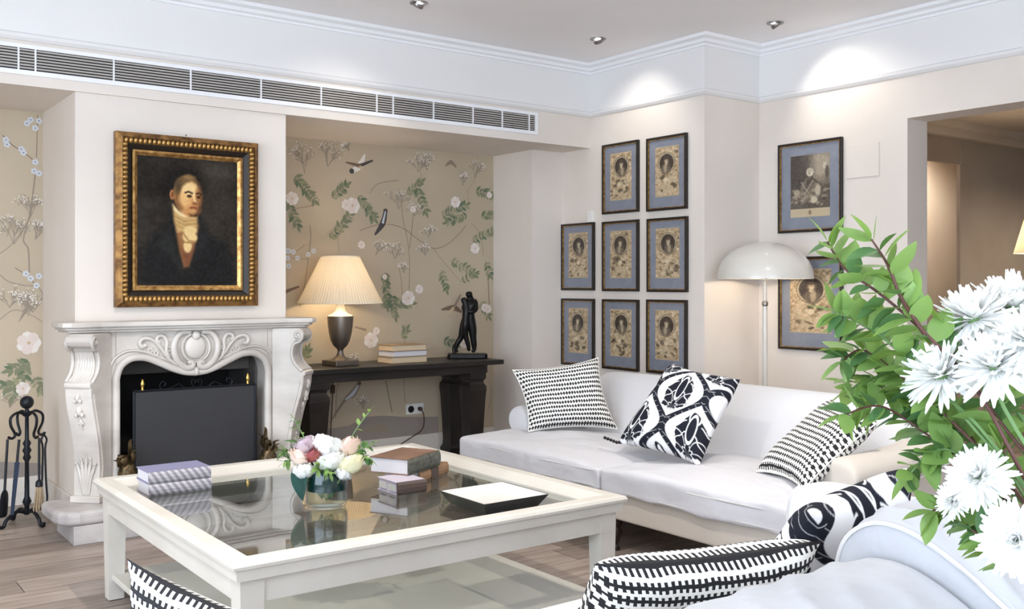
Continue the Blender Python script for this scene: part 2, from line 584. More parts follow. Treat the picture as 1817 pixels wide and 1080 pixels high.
def picture_plane(name, pic, w, h, material, parent, y):
    """local plane facing -y, centred on x, from z=-h/2 to h/2"""
    nx, ny = pic.nx, pic.ny
    xs, zs = np.meshgrid(np.linspace(-w / 2, w / 2, nx), np.linspace(-h / 2, h / 2, ny))
    vs = np.stack([xs.ravel(), np.full(nx * ny, y), zs.ravel()], 1)
    idx = np.arange(nx * ny).reshape(ny, nx)
    fs = np.stack([idx[:-1, :-1].ravel(), idx[:-1, 1:].ravel(), idx[1:, 1:].ravel(), idx[1:, :-1].ravel()], 1)
    me = bpy.data.meshes.new(name)
    me.from_pydata(vs.tolist(), [], fs.tolist())
    me.materials.append(material)
    set_colors(me, pic.colors())
    return mesh_obj(name, me, parent)

# ------------------------------------------------------------------ the room shell
ZC, ZS, YB, YW = 2.95, 2.335, 5.58, 6.40          # ceiling, soffit, beam face, alcove wall
XL, YF, XR, X2, YO = -2.40, -2.00, 4.91, 5.467, 4.437

fl = struct(MB().box(-2.6, 10.2, -2.2, 6.7, -0.12, -0.014).build('floor', FLOORB))
row, pw, nplank = 0, 0.205, 0
plank_mesh = {}
y = YF
while y < YW:
    x = XL - rnd.uniform(0, 1.6)
    y1 = min(y + pw, YW + 0.1)
    while x < (9.9 if y > -1.9 and y < 5.0 else 5.6):
        L = rnd.choice((1.7, 2.0, 2.3))
        key = (L, rnd.randrange(4))
        if key not in plank_mesh:
            b = MB().frustum((0, L - 0.0015, 0, pw - 0.0015), -0.014, (0.0015, L - 0.003, 0.0015, pw - 0.003), 0.0)
            plank_mesh[key] = b.mesh('plank', PLANKS[key[1]])
        mesh_obj('plank', plank_mesh[key], fl, (x, y, 0))
        x += L
    y += pw

struct(MB().box(-2.6, 5.685, -2.2, 6.7, ZC, ZC + 0.12).build('ceiling', CEIL))
wall_back = struct(MB().box(-2.6, XR, YW, YW + 0.15, 0, ZC).build('wall_back', WALLPAPER))
struct(MB().box(1.27, 1.44, 5.60, YW, 0, ZS).box(2.29, 2.47, 5.60, YW, 0, ZS).box(1.44, 2.29, 5.60, YW, 0.94, ZS)
       .build('wall_chimney', PLASTER))
struct(MB().box(-2.6, XR, YB, YW, ZS, ZC).build('wall_beam', PLASTER))
struct(MB().box(4.60, XR, 5.895, YW, 0, ZS).build('wall_pilaster', PLASTER))
struct(MB().box(XR, 6.2, YO, 6.7, 0, ZC).build('wall_right', PLASTER))
struct(MB().box(X2, 5.685, 3.317, YO, 0, ZC).box(X2, 5.685, 1.2, 3.317, 2.31, ZC).box(X2, 5.685, -2.2, 1.2, 0, ZC)
       .build('wall_doorway', PLASTER))
struct(MB().box(XL - 0.2, XL, -2.2, -1.6, 0, ZC).box(XL - 0.2, XL, 3.6, 6.7, 0, ZC).box(XL - 0.2, XL, -1.6, 3.6, 2.7, ZC)
       .box(XL - 0.2, XL, -1.6, 3.6, 0, 0.1).build('wall_left', PLASTER))
struct(MB().box(-2.6, -1.4, YF - 0.2, YF, 0, ZC).box(2.2, 5.685, YF - 0.2, YF, 0, ZC).box(-1.4, 2.2, YF - 0.2, YF, 2.7, ZC)
       .box(-1.4, 2.2, YF - 0.2, YF, 0, 0.5).build('wall_front', PLASTER))
def window_frame(name, horizontal, a0, a1, c, z0, z1, n):
    mb = MB()
    w = 0.05
    for i in range(n + 1):
        a = a0 + (a1 - a0) * i / n
        lo, hi = max(a0, a - w / 2), min(a1, a + w / 2)
        if horizontal: mb.box(lo, hi, c - 0.03, c + 0.03, z0, z1)
        else: mb.box(c - 0.03, c + 0.03, lo, hi, z0, z1)
    for z in (z0, z1 - w, z0 + 0.62 * (z1 - z0)):
        if horizontal: mb.box(a0, a1, c - 0.03, c + 0.03, z, z + w)
        else: mb.box(c - 0.03, c + 0.03, a0, a1, z, z + w)
    struct(mb.build(name, TRIMW))
window_frame('window_1', False, -1.6, 3.6, XL - 0.1, 0.1, 2.7, 5)
window_frame('window_2', True, -1.4, 2.2, YF - 0.1, 0.5, 2.7, 4)

room_path = [(XL, YB), (XR, YB), (XR, YO), (X2, YO), (X2, YF)]
struct(sweep(MB(), room_path, [(0, 2.565), (0.012, 2.565), (0.026, 2.580), (0.030, 2.597), (0.012, 2.606), (0.012, ZC), (0, ZC)])
       .build('trim_1', FRIEZE))
struct(sweep(MB(), room_path, [(0.0, 2.880), (0.022, 2.884), (0.026, 2.897), (0.050, 2.903), (0.058, 2.920), (0.066, 2.923),
                              (0.092, 2.930), (0.100, 2.949), (0.0, 2.949)]).build('trim_2', TRIMW))
struct(MB().box(XL, 1.27, 6.384, YW, 0, 0.165).box(2.47, 4.60, 6.384, YW, 0, 0.165).build('baseboard_back', BASEB, bevel=0.004))
struct(MB().box(1.254, 1.27, 5.62, 6.384, 0, 0.165).box(2.47, 2.486, 5.62, 6.384, 0, 0.165).build('baseboard_chimney', BASEB, bevel=0.004))
struct(MB().box(XR - 0.015, XR, YO, 5.895, 0, 0.165).box(XR - 0.015, X2, YO - 0.015, YO, 0, 0.165)
       .box(X2 - 0.015, X2, 3.317, YO, 0, 0.165).build('baseboard_right', BASEB, bevel=0.004))

# ---- hall beyond the doorway
struct(MB().box(5.685, 6.9, 4.25, 4.28, 0, 2.62).box(6.9, 7.78, 4.25, 4.28, 2.29, 2.62).box(7.78, 10.2, 4.25, 4.28, 0, 2.62)
       .box(7.78, 7.86, 4.235, 4.25, 2.29, 2.48).build('wall_hall', HALL))
struct(MB().box(6.2, 10.2, 4.95, 5.1, 0, 2.62).box(10.0, 10.2, -2.2, 5.8, 0, 2.62).box(5.685, 10.2, -2.2, -2.0, 0, 2.62)
       .build('wall_hall_far', HALL))
struct(MB().box(5.685, 10.2, -2.2, 5.8, 2.62, 2.72).build('ceiling_hall', HALLC))
struct(MB().box(5.685, 10.0, 4.19, 4.25, 2.50, 2.56).box(5.685, 10.0, 4.13, 4.25, 2.56, 2.62).build('trim_3', HALLC))

# ---- printed chinoiserie on the alcove wallpaper (flat ink on the paper)
SPRAYS = [(2.883, 2.067, 3.039, 1.904, 9), (2.831, 1.915, 2.908, 1.721, 8), (3.169, 1.921, 3.288, 2.018, 6), (3.382, 1.958, 3.516, 1.794, 9), (3.155, 1.628, 3.328, 1.82, 10), (3.786, 1.98, 3.917, 2.083, 6), (3.879, 2.053, 3.96, 1.866, 6), (4.103, 1.833, 4.328, 1.931, 9), (4.351, 1.857, 4.164, 1.793, 7), (4.419, 2.057, 4.603, 2.027, 6), (4.471, 1.848, 4.628, 1.855, 6), (4.385, 1.648, 4.589, 1.732, 7), (4.103, 1.421, 4.149, 1.275, 5), (4.184, 1.491, 4.412, 1.405, 7), (4.284, 1.326, 4.416, 1.389, 4), (3.603, 1.403, 3.628, 1.153, 10), (3.558, 1.167, 3.832, 1.163, 10), (3.663, 1.232, 3.695, 1.074, 6), (4.523, 1.496, 4.57, 1.39, 4), (4.471, 1.171, 4.549, 1.059, 5), (3.748, 0.899, 3.789, 0.96, 3), (4.111, 0.876, 4.234, 0.834, 4), (2.962, 0.782, 2.986, 0.843, 3), (1.206, 0.842, 1.097, 0.804, 5), (1.18, 0.843, 1.167, 0.76, 4), (1.154, 0.717, 1.066, 0.705, 4), (1.219, 0.756, 1.265, 0.666, 4), (1.116, 0.733, 1.102, 0.65, 3)]
BLOOMS = [(3.339, 1.878, 0.057), (3.289, 1.882, 0.038), (4.234, 1.949, 0.043), (4.419, 1.593, 0.041), (3.809, 1.204, 0.053), (3.903, 1.271, 0.033), (3.411, 1.596, 0.028), (2.87, 1.905, 0.046), (3.848, 1.876, 0.025), (4.514, 1.121, 0.033), (4.557, 2.023, 0.025), (3.603, 1.364, 0.02), (3.49, 0.896, 0.056), (3.535, 0.964, 0.027), (3.789, 1.193, 0.038), (4.542, 1.112, 0.034), (4.315, 0.844, 0.038), (1.193, 0.957, 0.065), (1.161, 0.688, 0.038)]
BLOSSOMS = [(1.203, 2.286), (1.248, 2.284), (1.228, 2.239), (1.183, 2.263), (1.07, 2.155), (1.076, 2.128), (1.152, 2.107), (1.164, 2.087), (1.228, 2.036), (1.222, 1.982), (1.248, 1.97), (1.177, 1.369), (1.203, 1.341), (1.235, 1.299), (1.248, 1.355), (2.844, 1.539), (2.877, 1.533), (2.837, 1.489), (2.991, 1.517), (2.844, 1.434), (2.91, 1.491), (3.031, 1.543), (2.831, 1.539)]
TRUNKS = [([(3.814, 1.258), (3.82, 1.472), (3.801, 1.646), (3.763, 1.792), (3.747, 1.938), (3.724, 2.017)], 0.007), ([(3.82, 1.579), (3.845, 1.768), (3.856, 1.903)], 0.005), ([(3.397, 1.699), (3.529, 1.743), (3.648, 1.754), (3.77, 1.725), (3.895, 1.649), (4.03, 1.584), (4.152, 1.615), (4.267, 1.701), (4.334, 1.773)], 0.005), ([(4.03, 1.584), (4.103, 1.504), (4.184, 1.422), (4.284, 1.326)], 0.005), ([(4.385, 1.789), (4.445, 1.734), (4.497, 1.609), (4.497, 1.538)], 0.006), ([(4.54, 1.425), (4.549, 1.312), (4.557, 1.17), (4.566, 1.056)], 0.008), ([(2.93, 1.149), (2.97, 1.335), (2.991, 1.486), (3.011, 1.636), (3.004, 1.724)], 0.009), ([(2.831, 1.829), (2.95, 1.847), (3.059, 1.877), (3.072, 1.915)], 0.004), ([(3.484, 1.976), (3.529, 2.038), (3.618, 2.07), (3.724, 2.086)], 0.004), ([(3.232, 1.541), (3.225, 1.643), (3.268, 1.708)], 0.004), ([(2.831, 1.52), (2.897, 1.534), (2.964, 1.585)], 0.004), ([(2.831, 1.495), (2.923, 1.485), (2.991, 1.486)], 0.004), ([(4.368, 1.914), (4.351, 2.039), (4.402, 2.112), (4.436, 2.185)], 0.005), ([(3.926, 2.096), (3.918, 2.163), (3.895, 2.256)], 0.004), ([(3.755, 1.231), (3.747, 1.338), (3.724, 1.444)], 0.004), ([(3.782, 1.005), (3.776, 0.851), (3.769, 0.581), (3.782, 0.415)], 0.006), ([(3.204, 0.344), (3.211, 0.523), (3.229, 0.612)], 0.007), ([(3.668, 0.353), (3.641, 0.471), (3.614, 0.59)], 0.008), ([(4.557, 0.56), (4.58, 0.433), (4.549, 0.309)], 0.006), ([(1.241, 2.318), (1.239, 2.219), (1.235, 2.065)], 0.004), ([(1.052, 2.181), (1.101, 2.13), (1.177, 2.081), (1.228, 2.036)], 0.006), ([(1.228, 1.966), (1.215, 1.839), (1.196, 1.712), (1.164, 1.571), (1.19, 1.516), (1.196, 1.376)], 0.01), ([(1.039, 1.361), (1.089, 1.32), (1.177, 1.299), (1.241, 1.292), (1.273, 1.236)], 0.007), ([(1.12, 1.403), (1.177, 1.362), (1.228, 1.306)], 0.005), ([(1.039, 1.485), (1.101, 1.542), (1.177, 1.655), (1.228, 1.769)], 0.005), ([(1.039, 1.1), (1.114, 1.154), (1.203, 1.124), (1.267, 1.081)], 0.005)]
TWIGS = [(2.964, 2.085, 0.241), (3.141, 2.147, 0.215), (3.895, 2.161, 0.165), (3.974, 2.181, 0.139), (3.724, 1.87, 0.19), (3.529, 1.52, 0.139), (3.694, 1.497, 0.152), (3.99, 1.665, 0.114), (3.958, 1.528, 0.114), (4.419, 2.156, 0.165), (4.301, 2.078, 0.139), (3.77, 1.391, 0.101), (3.863, 1.823, 0.114), (3.31, 2.275, 0.089), (1.114, 1.542, 0.216), (1.203, 1.712, 0.172), (1.228, 1.573, 0.144), (1.139, 1.084, 0.201), (1.215, 1.138, 0.158), (1.089, 1.168, 0.129), (1.744, 0.681, 0.132), (1.09, 0.579, 0.117), (3.355, 0.696, 0.123), (3.432, 0.394, 0.112)]
BIRDS = {'fly': [(3.397, 2.172), (3.44, 2.26), (3.506, 2.22), (3.282, 2.19), (3.332, 2.129), (3.44, 2.111)], 'mag': [(3.611, 1.852), (3.588, 1.759), (3.521, 1.671), (3.648, 1.767)], 'small': [(4.193, 2.258), (4.143, 2.227), (4.242, 2.22)], 'stat': [(4.218, 1.125), (4.103, 1.112), (4.284, 1.228), (4.152, 1.07), (4.292, 1.089)], 'phe': [(3.393, 0.585), (3.342, 0.514), (3.279, 0.473), (3.155, 0.314)], 'feather': [(2.817, 1.255), (2.923, 1.292)], 'ros': [(3.355, 0.998), (3.451, 0.972)]}
ROCKS = [[(3.143, 0.274), (3.311, 0.283), (3.457, 0.336), (3.587, 0.334), (3.778, 0.31), (4.077, 0.286), (4.077, 0.097), (3.778, 0.125), (3.143, 0.186)], [(3.457, 0.262), (3.531, 0.281), (3.634, 0.255), (3.644, 0.205), (3.402, 0.226)], [(1.039, 0.266), (1.259, 0.235), (1.272, 0.147), (1.039, 0.168)]]
WP_COL = [s8(130, 134, 106), s8(156, 154, 122), s8(226, 212, 204), s8(232, 226, 218), s8(148, 132, 116), s8(152, 140, 125),
          s8(78, 72, 72), s8(202, 178, 146), s8(150, 141, 134), s8(206, 210, 216), s8(104, 118, 92), s8(122, 100, 84)]
WP_MATS = [mat('print_ink_%d' % i, c, 0.7) for i, c in enumerate(WP_COL)]
wp = MB()
wcount = [0]
def wput(pts, lay):
    wcount[0] += 1
    d = 0.0006 + 0.0004 * lay + 0.000003 * (wcount[0] % 120)      # every printed mark lies a hair apart
    return [(x, YW - d, z) for x, z in pts]
def wpoly(pts, mi, lay=1):
    wp.add(wput(pts, lay), [tuple(range(len(pts)))], mi)
def wline(pts, w, mi, lay=0):
    for (x0, z0), (x1, z1) in zip(pts[:-1], pts[1:]):
        d = Vector((x1 - x0, z1 - z0))
        if d.length < 1e-6: continue
        n = Vector((-d.y, d.x)).normalized() * w / 2
        wpoly([(x0 - n.x, z0 - n.y), (x1 - n.x, z1 - n.y), (x1 + n.x, z1 + n.y), (x0 + n.x, z0 + n.y)], mi, lay)
def wleaf(x, z, ang, L, mi, lay=2):
    c, s_ = math.cos(ang), math.sin(ang)
    w = L * 0.21
    pts = [(0, 0), (0.3 * L, w), (0.65 * L, w * 0.85), (L, 0), (0.65 * L, -w * 0.75), (0.3 * L, -w)]
    wpoly([(x + a * c - b * s_, z + a * s_ + b * c) for a, b in pts], mi, lay)
def wdisc(x, z, r, mi, lay, n=8, sq=1.0):
    wpoly([(x + r * math.cos(2 * math.pi * k / n), z + sq * r * math.sin(2 * math.pi * k / n)) for k in range(n)], mi, lay)
r2 = random.Random(3)
for i, poly in enumerate(ROCKS):
    wpoly(poly, (8, 5, 8)[i], min(i, 1))
for pts, w in TRUNKS:
    P = [(p.x, p.y) for p in smooth_path([(a, b, 0) for a, b in pts], 4)]
    wline(P, w * 0.8, r2.choice((4, 5, 11)))
def twig(x, z, ang, L, d, w):
    x1, z1 = x + L * math.cos(ang), z + L * math.sin(ang)
    wline([(x, z), (x1, z1)], w, 5, 0)
    if d == 0:
        if r2.random() < 0.5: wdisc(x1, z1, 0.004, 3, 1, 5)
        return
    for k in range(3 if d > 1 else 2):
        twig(x + (x1 - x) * r2.uniform(0.4, 1), z + (z1 - z) * r2.uniform(0.4, 1), ang + r2.uniform(-0.75, 0.75), L * r2.uniform(0.5, 0.75), d - 1, w * 0.75)
for x, z, h in TWIGS:
    for k in range(4):
        twig(x, z, R(90) + r2.uniform(-0.7, 0.7), h * 0.45, 3, 0.0040)
for x0, z0, x1, z1, n in SPRAYS:
    wline([(x0, z0), (x1, z1)], 0.003, 4, 1)
    a = math.atan2(z1 - z0, x1 - x0)
    for k in range(n):
        t = (k + 0.5) / n
        for sd_ in (-1, 1):
            wleaf(x0 + (x1 - x0) * t, z0 + (z1 - z0) * t, a + sd_ * r2.uniform(0.6, 1.1), r2.uniform(0.040, 0.066), r2.choice((0, 0, 1, 10)))
    wleaf(x1, z1, a, 0.06, 0)
for x, z, r in BLOOMS:
    for k in range(7):
        t = 2 * math.pi * k / 7
        wdisc(x + 0.6 * r * math.cos(t), z + 0.6 * r * math.sin(t), r * 0.48, 2 if k % 2 else 3, 3 + k % 2)
    wdisc(x, z, r * 0.5, 2, 5)
    wdisc(x, z, r * 0.16, 7, 6)
for x, z in BLOSSOMS:
    for k in range(5):
        t = 2 * math.pi * k / 5
        wdisc(x + 0.011 * math.cos(t), z + 0.011 * math.sin(t), 0.009, 9, 3, 6)
    wdisc(x, z, 0.004, 6, 4, 5)
def stroke(pts, ws, mi, lay=3):
    P = smooth_path([(a, b, 0) for a, b in pts], 5)
    L_, R_ = [], []
    for i, p in enumerate(P):
        d = (P[min(i + 1, len(P) - 1)] - P[max(0, i - 1)]).normalized()
        t = i / (len(P) - 1) * (len(ws) - 1)
        k = min(int(t), len(ws) - 2)
        w = ws[k] + (ws[k + 1] - ws[k]) * (t - k)
        L_.append((p.x - d.y * w, p.y + d.x * w)); R_.append((p.x + d.y * w, p.y - d.x * w))
    for i in range(len(P) - 1):
        wpoly([L_[i], L_[i + 1], R_[i + 1], R_[i]], mi, lay)
b = BIRDS['fly']
stroke([b[4], b[0], b[1]], [0.012, 0.028, 0.004], 3)
stroke([b[0], b[2]], [0.014, 0.006], 6, 4); stroke([b[0], b[3]], [0.016, 0.004], 11, 4)
wdisc(b[4][0], b[4][1], 0.02, 6, 5); stroke([b[0], b[5]], [0.012, 0.004], 7, 4)
b = BIRDS['mag']
stroke([b[0], b[1], b[2]], [0.014, 0.024, 0.006], 6); wdisc(b[0][0], b[0][1], 0.019, 6, 4)
stroke([b[1], b[3]], [0.014, 0.004], 7, 2); stroke([b[0], b[1]], [0.004, 0.010], 9, 5)
b = BIRDS['small']
stroke([b[1], b[0], b[2]], [0.006, 0.018, 0.005], 4)
b = BIRDS['stat']
stroke([b[1], b[0], b[4]], [0.005, 0.024, 0.008], 11); stroke([b[0], b[2]], [0.012, 0.006], 4, 4)
stroke([b[0], b[3]], [0.014, 0.006], 7, 4)
b = BIRDS['phe']
stroke(b, [0.014, 0.028, 0.012, 0.004], 4); stroke(b[:3], [0.006, 0.014, 0.004], 9, 4); wdisc(b[0][0], b[0][1], 0.017, 11, 5)
stroke(BIRDS['feather'], [0.014, 0.006], 11); stroke(BIRDS['ros'], [0.004, 0.009], 4)
wo = wp.build('wallpaper_print', WP_MATS, wall_back)
wo['label'] = 'painted branches, leaves, blossoms and birds on beige paper'
for mtl in WP_MATS: pass

# ------------------------------------------------------------------ fireplace
def fireplace():
    CX = 1.865
    T = thing('fireplace', 'carved white marble fireplace with scrolled corner legs under the oil portrait', 'fireplace', (CX, 5.60, 0))
    # local: x centred, y = 0 at the breast, -y towards the room
    # shelf: moulded edge on a serpentine plan
    half = [(0.0, -0.245), (0.20, -0.240), (0.40, -0.222), (0.52, -0.222), (0.60, -0.238), (0.665, -0.242), (0.705, -0.215), (0.715, -0.15), (0.715, 0.0)]
    plan = [(-x, y) for x, y in half[::-1]] + half[1:]
    def shrink(k):
        return [(x * (1 - k / 0.715), y + k if y < -0.01 else y) for x, y in plan]
    sh = MB()
    for off, z0, z1 in ((0.0, 1.080, 1.107), (0.016, 1.066, 1.080), (0.034, 1.052, 1.066)):
        sh.prism(shrink(off), lambda a, b, d: (a, b, d), z0, z1)
    sh.build('mantel_shelf', MARBLE, T, bevel=0.006)
    # face panel with the arched opening
    ow = 0.425
    arch = []
    for x, z in ((-ow, 0.17), (-ow, 0.72), (-ow, 0.80), (-0.405, 0.865), (-0.365, 0.90), (-0.32, 0.912), (-0.26, 0.905), (-0.19, 0.875), (-0.12, 0.842), (-0.06, 0.822), (0, 0.815)):
        arch.append((x, z))
    arch = [(p.x, p.y) for p in smooth_path([(a, b, 0) for a, b in arch], 4)]
    full = arch + [(-x, z) for x, z in arch[::-1][1:]]
    pb = MB()
    yf, yb = -0.150, 0.0
    for (x0, z0), (x1, z1) in zip(full[:-1], full[1:]):
        def pan(p):
            x, z = p
            return (x * 1.0, min(1.052, max(z, 1.052)))
        if abs(x1 - x0) < 1e-5: continue
        pb.add([(x0, yf, z0), (x1, yf, z1), (x1, yf, 1.052), (x0, yf, 1.052), (x0, yb, z0), (x1, yb, z1)],
               [(0, 1, 2, 3), (0, 4, 5, 1)])
    for s_ in (-1, 1):
        pb.box(min(s_ * ow, s_ * 0.56), max(s_ * ow, s_ * 0.56), yf, yb, 0.17, 1.052)
    pb.build('face_panel', MARBLE, T)
    MB().tube([(x, yf - 0.004, z) for x, z in full], 0.021, 8).build('arch_moulding', MARBLE, T, smooth=60)
    MB().tube([(x * 1.085, yf - 0.002, z + (0.036 if z > 0.5 else 0)) for x, z in full], 0.008, 6).build('arch_bead', MARBLE, T, smooth=60)
    # carved cartouche
    cz, cy = 0.945, yf
    c = MB()
    c.sphere((0, cy, cz + 0.01), 1, 20, 10, (0.062, 0.022, 0.068))
    def oval(rx, rz, r, a0, a1, n=28, dz=0.0, y=-0.012):
        return [(rx * math.cos(R(a0 + (a1 - a0) * i / n)), cy + y, cz + dz + rz * math.sin(R(a0 + (a1 - a0) * i / n))) for i in range(n + 1)]
    c.tube(oval(0.078, 0.080, 0, 70, -250, dz=0.008), 0.008, 6)
    c.build('cartouche_oval', MARBLE, T, smooth=60)
    c = MB()
    for s_ in (-1, 1):
        pts = [(s_ * x, cy - 0.014, z) for x, z in ((0.03, 1.040), (0.085, 1.035), (0.118, 0.99), (0.122, 0.935), (0.10, 0.88), (0.06, 0.846), (0.028, 0.845), (0.018, 0.862), (0.030, 0.874), (0.045, 0.866))]
        c.tube(smooth_path(pts, 5), [0.012 + 0.008 * math.sin(math.pi * i / 45) for i in range(46)], 8)
    c.sphere((0, cy - 0.016, 1.022), 0.026, 10, 8, (0.9, 0.7, 1)); c.sphere((0, cy - 0.02, 0.822), 0.02, 10, 8, (0.8, 0.9, 1.25))
    c.build('cartouche_scroll', MARBLE, T, smooth=60)
    for s_ in (-1, 1):
        c = MB()
        st = [(0.08, 0.852), (0.13, 0.88), (0.17, 0.925), (0.205, 0.975), (0.245, 1.008), (0.285, 1.012), (0.305, 0.99), (0.292, 0.968), (0.272, 0.976)]
        c.tube(smooth_path([(s_ * x, cy - 0.010, z) for x, z in st], 5), [0.010] * 20 + [0.012] * 21, 7)
        st = [(0.15, 0.90), (0.163, 0.945), (0.16, 0.99), (0.178, 1.022), (0.205, 1.022), (0.214, 1.0), (0.198, 0.99)]
        c.tube(smooth_path([(s_ * x, cy - 0.010, z) for x, z in st], 5), 0.011, 7)
        for x, z, q in ((0.142, 0.95, 0.016), (0.135, 0.915, 0.014), (0.15, 0.98, 0.012), (0.215, 0.93, 0.016), (0.245, 0.945, 0.015), (0.232, 0.915, 0.012), (0.195, 0.895, 0.012), (0.27, 0.97, 0.010)):
            for k in range(5):
                t = 2 * math.pi * k / 5 + x * 30
                c.sphere((s_ * x + q * 0.7 * math.cos(t), cy - 0.004, z + q * 0.7 * math.sin(t)), q * 0.55, 6, 5, (1, 0.8, 1))
        c.build('carved_foliage', MARBLE, T, smooth=60)
    # diagonal scrolled legs: profile (reach r, z) extruded across the diagonal
    prof = [(0.0, 0.20), (0.115, 0.20), (0.118, 0.27), (0.112, 0.36), (0.124, 0.46), (0.150, 0.57), (0.178, 0.66), (0.192, 0.73), (0.194, 0.77),
            (0.204, 0.775), (0.206, 0.795), (0.196, 0.80), (0.170, 0.808), (0.140, 0.83), (0.118, 0.87), (0.112, 0.91), (0.122, 0.95), (0.142, 0.975),
            (0.166, 0.978), (0.186, 0.988), (0.196, 1.008), (0.190, 1.032), (0.170, 1.050), (0.0, 1.050)]
    hw = 0.073
    for s_ in (-1, 1):
        ax, ay = s_ * 0.500, -0.105
        d = Vector((s_ * 0.7071, -0.7071, 0)); p = Vector((0.7071, s_ * 0.7071, 0))
        def put(r, z, w):
            q = Vector((ax, ay, 0)) + d * r + p * w
            return (q.x, q.y, z)
        leg = MB().prism(prof, put, -hw, hw).build('scrolled_leg', MARBLE, T, bevel=0.006)
        # raised rim along both sides, volute and shell flutes, bell flowers, acanthus foot
        rim = MB()
        for w in (-hw, hw):
            rim.tube(smooth_path([put(r - 0.012, z, w) for r, z in ((0.10, 0.21), (0.107, 0.30), (0.10, 0.36), (0.115, 0.47), (0.165, 0.66), (0.183, 0.74))], 4), 0.006, 5)
            rim.tube(smooth_path([put(r, z, w) for r, z in ((0.185, 0.80), (0.140, 0.845), (0.122, 0.90), (0.134, 0.955), (0.17, 0.972), (0.186, 1.0), (0.17, 1.03), (0.146, 1.02), (0.148, 0.998), (0.163, 0.998))], 5), 0.0095, 7)
        rim.build('scroll_rim', MARBLE, leg, smooth=60)
        fl_ = MB()
        for k in range(7):
            w = -hw + 0.02 + (2 * hw - 0.04) * k / 6
            fl_.tube(smooth_path([put(0.186, 0.802, w * 1.0), put(0.136, 0.842, w * 0.9), put(0.118, 0.90, w * 0.8), put(0.132, 0.955, w * 0.75)], 4), [0.010] * 6 + [0.008] * 7, 6)
        fl_.build('shell_flutes', MARBLE, leg, smooth=60)
        bf = MB()
        for z, r, q in ((0.725, 0.196, 0.018), (0.655, 0.182, 0.020), (0.60, 0.164, 0.012)):
            a = Vector(put(r, z, 0))
            bf.sphere(a, q, 8, 6, (0.8, 0.8, 1.3))
            for e in (-1, 1):
                bf.sphere(Vector(put(r, z - q * 1.1, e * q * 0.8)), q * 0.55, 6, 5, (0.9, 0.9, 1.2))
        bf.tube([put(0.19, 0.75, 0), put(0.165, 0.58, 0), put(0.155, 0.55, 0)], [0.004, 0.004, 0.002], 5)
        bf.build('bell_flowers', MARBLE, leg, smooth=60)
        ac = MB()
        for e in (-2, -1, 0, 1, 2):
            ac.tube(smooth_path([put(0.117, 0.215, e * 0.006), put(0.122, 0.30, e * 0.014), put(0.118, 0.36 + 0.02 * (2 - abs(e)), e * 0.024), put(0.126, 0.375 + 0.03 * (2 - abs(e)), e * 0.028)], 4), [0.010] * 8 + [0.007] * 4 + [0.003], 6)
        ac.build('acanthus_leaf', MARBLE, leg, smooth=60)
        def box_put(r0, r1, w, z0, z1):
            return MB().prism([(r0, z0), (r1, z0), (r1, z1), (r0, z1)], put, -w, w)
        box_put(0.0, 0.135, 0.083, 0.17, 0.205).build('plinth', MARBLE, T, bevel=0.005)
    # firebox lining inside the breast
    fb = MB()
    x0, x1, z0, z1 = -0.425, 0.425, 0.0, 0.94
    fb.box(x0, x1, 0.42, 0.44, z0, z1).box(x0, x0 + 0.015, 0.0, 0.42, z0, z1).box(x0, x1, 0.0, 0.42, 0.92, z1)
    fb.box(x0, x1, 0.0, 0.42, 0.15, 0.17)
    fb.build('firebox', SOOT, T)
    MB().box(x1 - 0.015, x1, 0.0, 0.42, z0, z1).box(x0 + 0.015, x1 - 0.015, 0.10, 0.12, 0.80, 0.92).build('firebox_lining', FIREBRICK, T)
fireplace()

hearth = thing('hearth', 'pale stone hearth step in front of the fireplace', 'hearth', (1.865, 5.22, 0))
MB().box(-0.687, 0.687, 0, 0.38, 0, 0.096).build('hearth_block', MARBLE2, hearth, bevel=0.004)
pl = [(-0.765, 0.38), (-0.765, 0.12), (-0.75, 0.05), (-0.715, 0.008), (-0.66, -0.012), (-0.4, -0.012), (0.66, -0.012), (0.715, 0.008), (0.75, 0.05), (0.765, 0.12), (0.765, 0.38)]
MB().prism(pl, lambda a, b, d: (a, b, d), 0.096, 0.170).build('hearth_slab', MARBLE2, hearth, bevel=0.026, seg=4)

